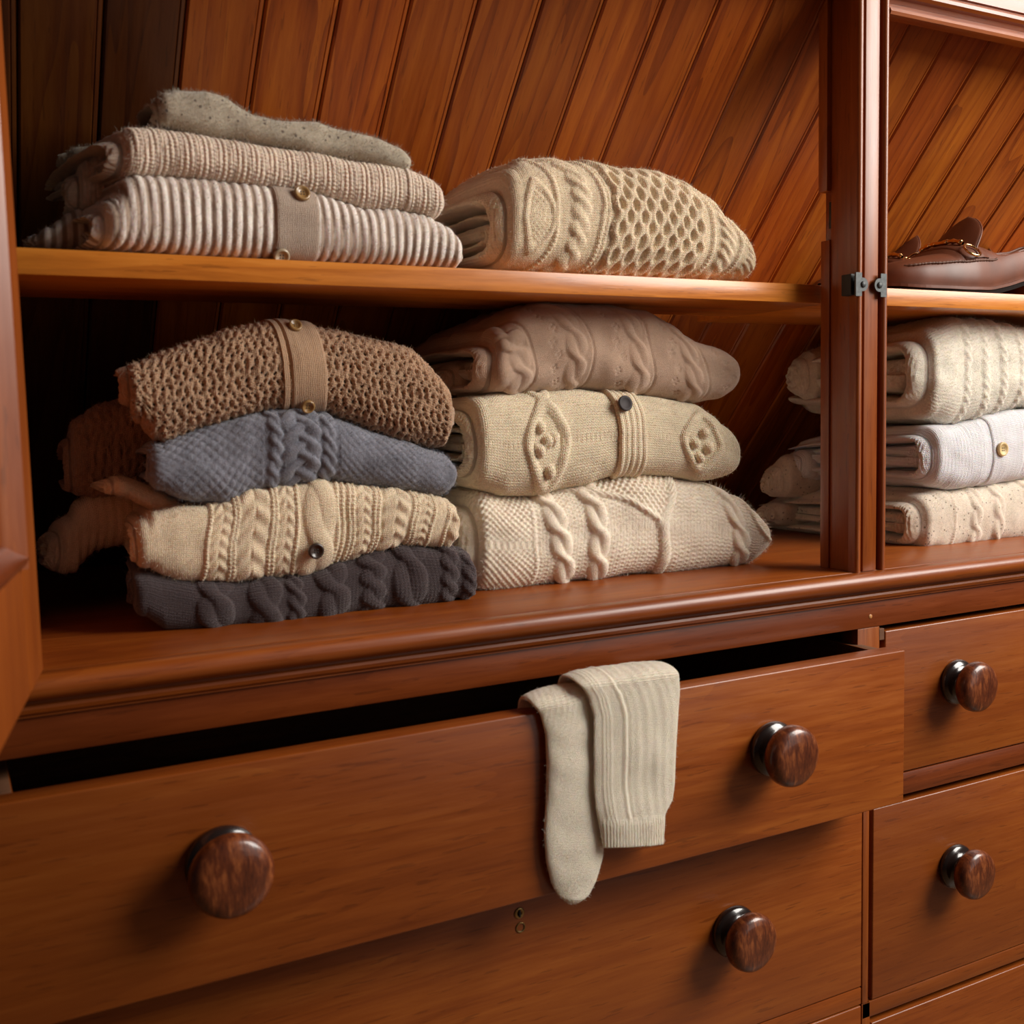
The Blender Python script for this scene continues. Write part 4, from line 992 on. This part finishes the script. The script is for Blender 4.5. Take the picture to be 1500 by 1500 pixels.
# ------------------------------------------------------------------ loafers on the upper shelf
lea = simple('brown_leather', (.135, .036, .013), .48, coat=.0, noise=(25, .25), bumpd=.0004)
lea_d = simple('brown_leather_tongue', (.13, .038, .016), .5, coat=.0, noise=(30, .2), bumpd=.0003)
lining = simple('tan_leather_lining', (.26, .14, .06), .6, noise=(20, .15))
sole_m = simple('dark_sole_edge', (.010, .007, .006), .8)
sole_m.node_tree.nodes['Principled BSDF'].inputs['Specular IOR Level'].default_value = .08
stitch_m = simple('brown_stitching', (.10, .035, .016), .6)
LS = 1.0
def loafer(label, ox, oy, rot, z0):
    """toe at local x = 0, heel at x = .285; y across, z up; near side is -y"""
    root = empty('loafer', (ox, oy, z0), label=label, cat='shoe', group='pair of brown leather loafers')
    cr, sr = math.cos(rot), math.sin(rot)
    Mx = Matrix.Translation((ox, oy, z0)) @ Matrix.Rotation(rot, 4, 'Z')
    def W3(P):
        P = np.asarray(P, float); return np.stack([ox + P[:, 0] * cr - P[:, 1] * sr, oy + P[:, 0] * sr + P[:, 1] * cr, z0 + P[:, 2]], 1)
    xs = np.linspace(0, 1, 90) ** 1.0
    Lg = .285
    wid = lambda q: np.interp(q, [0, .015, .05, .12, .25, .38, .55, .70, .85, .95, .985, 1], [.004, .017, .028, .038, .046, .047, .039, .033, .033, .029, .020, .006])
    solez = lambda q: np.interp(q, [0, .1, .3, .45, .58, .68, .8, 1], [.010, .006, .0045, .0055, .012, .019, .022, .023])
    toph = lambda q: np.interp(q, [0, .02, .06, .15, .28, .36, .44, .50, .56, .75, .90, 1], [.022, .030, .036, .042, .050, .056, .060, .058, .056, .068, .079, .081])
    fine = np.linspace(0, 1, 240)
    def sm(f, k=9):
        arr = smooth1(smooth1(f(fine), k), k); return lambda q: np.interp(q, fine, arr)
    openw = lambda q: np.interp(q, [0, .47, .50, .56, .75, .92, .965, 1], [0, 0, .55, .80, .86, .80, .40, 0])      # share of the arch that is cut open
    seamz = lambda q: np.interp(q, [0, .02, .1, .3, .45, .55], [.022, .026, .030, .033, .036, .040])
    solez, toph, seamz = sm(solez), sm(toph), sm(seamz)
    w0 = wid; wsm = sm(wid, 7); wid = lambda q: np.where(np.asarray(q) < .06, w0(q) * (1 - np.asarray(q) / .06) + wsm(q) * np.asarray(q) / .06, np.where(np.asarray(q) > .94, w0(q), wsm(q))) * 1.0
    m = 61; V = []; NR = len(xs)
    A = np.linspace(-1, 1, m)
    for q in xs:
        w = wid(q); zb = solez(q); zt = toph(q); op = openw(q); row = []
        for a in A:
            th = a * PI / 2 * 1.12                                  # -.. near side, + far side ; 0 top
            y = w * math.copysign(abs(math.sin(th)) ** .80, a) if abs(th) <= PI / 2 else w * math.copysign(1 - (abs(th) - PI / 2) * .25, a)
            cz = math.cos(th); hgt = zt - zb - .010
            z = zb + .010 + hgt * max(0, cz) ** .75 if cz > 0 else zb + .010 * (1 - (abs(th) - PI / 2) / (.12 * PI / 2))
            if q < .55:                                            # flatter vamp with an edge at the moc seam
                sz = seamz(q)
                if z > sz: z = sz + (z - sz) * (.8 if q < .3 else 1.0)
            if op > 0:
                lim = op * .62
                if abs(a) < lim:                                     # inside the opening: go down to the insole
                    e = 1 - abs(a) / lim
                    th2 = lim * PI / 2 * 1.12; ze = zb + .010 + hgt * max(0, math.cos(th2)) ** .75; ye = w * abs(math.sin(th2)) ** .8
                    ye2 = ye - .0035
                    y = math.copysign(ye2, a) * (1 if e < .55 else max(0, 1 - (e - .55) / .45)); z = ze - (ze - zb - .006) * min(1, e / .5) ** .8
            row.append((q * Lg, y, z))
        V.append(row)
    V = np.array(V); P = W3(V.reshape(-1, 3))
    Fc = grid_faces(NR, m); mi = []
    for i in range(NR - 1):
        op = openw(xs[i]) * .62
        for j in range(m - 1): mi.append(1 if abs(A[j] + 1 / m) < op * .97 and op > .1 else 0)
    up = obj_np('upper', P, Fc, [lea, lining], root, matidx=mi)
    # sole, welt and heel
    def plan(q, s, e=0.0): return s * (wid(q) + e)
    qs = np.linspace(0, 1, 60)
    def slab(name, q0, q1, zlo, zhi, e, mat):
        Q = np.linspace(q0, q1, 50); vs = []
        for q in Q:
            w = wid(q) + e; x = q * Lg + (-.004 if q < .02 else 0) * (1 if e > 0 else 0)
            for s, zf in ((-1, zlo), (-1, zhi), (1, zhi), (1, zlo)): vs.append((x, s * w, zf(q)))
        V = W3(vs); n = len(Q); F_ = grid_faces(n, 4, 0, True)
        F_ = np.vstack([F_, [[0, 1, 2, 3]], [[4 * n - 4, 4 * n - 3, 4 * n - 2, 4 * n - 1]]])
        return obj_np(name, V, F_, mat, root, smooth=False)
    fine = np.linspace(0, 1, 240)
    bend = lambda q: np.interp(q, [0, .12, .35, .5, .62, .72, 1], [.0060, .0015, .0, .0015, .0085, .0155, .0185])
    slab('sole', 0, 1, bend, lambda q: solez(q) - .0002, .0015, sole_m)
    slab('welt', 0, 1, lambda q: solez(q) - .0008, lambda q: solez(q) + .0022, .0032, lea_d)
    slab('heel', .70, 1, lambda q: 0.0003, lambda q: bend(q) + .0005, .0006, lea_d)
    # moc seam: puckered ridge round the vamp, both sides meeting at the toe
    pts = []
    for q in np.r_[np.linspace(.52, .06, 34), ]:
        w = wid(q); zb = solez(q); i = int(q * 89); rowp = V_rows[i] if False else np.array([[q * Lg, 0, 0]])
        pts.append(q)
    def seam_pt(q, s):
        i = min(NR - 1, int(round(q * (NR - 1)))); row = V[i]; half = row[:m // 2 + 1] if s < 0 else row[m // 2:][::-1]
        zs = half[:, 2]; k = int(np.argmax(zs >= min(seamz(q), zs.max() - .004) - .0005)); return half[k] + np.array([0, s * .0009, .0003])
    near = [seam_pt(q, -1) for q in pts]; far = [seam_pt(q, 1) for q in pts[::-1]]
    tip = [np.array([.014, s * .012, seamz(.05) + .001]) for s in (-1, -.5, 0, .5, 1)]
    path = np.array(near + tip + far); path += [0, 0, .0004]
    d = np.r_[0, np.cumsum(np.linalg.norm(np.diff(path, axis=0), axis=1))]; qq = np.linspace(0, d[-1], 220)
    pp = np.stack([np.interp(qq, d, smooth1(path[:, c], 2)) for c in range(3)], 1)
    rad = .0011 + .0005 * np.sin(qq * 2 * PI / .0042)
    Vt, Ft = tube(W3(pp), rad, 7); obj_np('moc_seam', Vt, Ft, stitch_m, root)
    # collar binding
    cp = []
    for s in (-1, 1):
        seg = []
        for q in np.linspace(.50, .965, 30):
            op = openw(q) * .62; i = int(round(q * (NR - 1))); j = int(round((s * op + 1) / 2 * (m - 1))); seg.append(V[i, j])
        cp.append(seg)
    cpath = np.array(cp[0] + [np.array([.279, 0, .0800])] + cp[1][::-1]); 
    for c in range(3): cpath[:, c] = smooth1(cpath[:, c], 2)
    Vt, Ft = tube(W3(cpath), .0016, 8); obj_np('collar_binding', Vt, Ft, lea_d, root)
    # tongue: a rounded flap rising over the instep
    rows = []
    for v in np.linspace(0, 1, 26):
        wv = .036 * (1 - .28 * v) * math.sqrt(max(0.0, 1 - max(0, (v - .45) / .55) ** 2.6)) + .0003
        xx = .108 + .036 * v; zz = .0500 + .046 * v - .004 * v * v
        for u in np.linspace(-1, 1, 21):
            rows.append((xx + .0035 * u * u * 0, wv * u, zz - (.010 * (1 - v * .3)) * abs(u) ** 2.2 * (wv / .03)))
    T1 = np.array(rows).reshape(26, 21, 3); T2 = T1 + np.array([.0022, 0, -.0012])
    Vv = np.concatenate([T1.reshape(-1, 3), T2.reshape(-1, 3)]); n1 = 26 * 21
    Ff = [grid_faces(26, 21), grid_faces(26, 21, n1)[:, ::-1]]
    bd = [i * 21 for i in range(26)] + [25 * 21 + j for j in range(1, 21)] + [i * 21 + 20 for i in range(24, -1, -1)]
    bd = np.array(bd); Ff.append(np.stack([bd[:-1], bd[1:], n1 + bd[1:], n1 + bd[:-1]], -1))
    obj_np('tongue', W3(Vv), np.vstack(Ff), lea_d, root)
    Vt, Ft = tube(W3(Vv[bd] + [.001, 0, -.0004]), .0011, 6); obj_np('tongue_edge', Vt, Ft, lea, root)
    # saddle strap lying on the instep
    rows = []; jc = np.arange(int(m * .185), int(m * .815) + 1)
    for j in jc:
        a = A[j]; q0 = .305 + .03 * abs(a); q1 = .425 + .07 * abs(a) ** 1.5
        for b_, lift in ((0, -.0002), (.03, .0017), (.35, .0026), (.7, .0026), (.97, .0017), (1, -.0002)):
            q = q0 + (q1 - q0) * b_; i = q * (NR - 1); i0_ = int(i); fr = i - i0_
            p = V[i0_, j] * (1 - fr) + V[i0_ + 1, j] * fr
            n_ = np.array([0, math.sin(a * PI / 2), math.cos(a * PI / 2) + .15]); n_ /= np.linalg.norm(n_)
            rows.append(p + n_ * lift)
    obj_np('strap', W3(rows), grid_faces(len(jc), 6), lea_d, root)
    # metal bit: two rings joined by a link over the strap
    ic = int(.365 * (NR - 1))
    def sp(a, lift):
        j = int(round((a + 1) / 2 * (m - 1))); n_ = np.array([0, math.sin(a * PI / 2), math.cos(a * PI / 2)]); return V[ic, j] + n_ * lift
    def ring(sg):
        c = sp(sg * .50, .0050); up_ = sp(sg * .30, .0050) - sp(sg * .66, .0050); up_ /= np.linalg.norm(up_); pts = []
        for t in np.linspace(0, 2 * PI, 30, endpoint=False):
            pts.append(c + np.array([.0098 * math.cos(t) * (1.0 - .12 * math.sin(t)), 0, 0]) + up_ * .0098 * math.sin(t))
        return tube(W3(pts), [.0012 + .0003 * max(0, -math.sin(t)) for t in np.linspace(0, 2 * PI, 30)], 8, closed=True)
    link_pts = [sp(a, .0048 + .0010 * abs(math.sin(a * 9))) for a in np.linspace(-.30, .30, 25)]
    Vt, Ft = joinm([ring(-1), ring(1), tube(W3(link_pts), [.0019 + .0013 * abs(math.sin(i * .75)) for i in range(25)], 8)])
    obj_np('horse_bit', Vt, Ft, gold, root)
    return root
ZS = 1.1366
c = at(1470, 425, .072)
loafer('brown leather loafer with a gilt bit, nearer the shelf edge', at(1400, 350, .112)[0] - .128, .112, -.02, ZS)
loafer('brown leather loafer mostly hidden behind the nearer one', at(1335, 350, .210)[0] - .150, .210, .0, ZS)
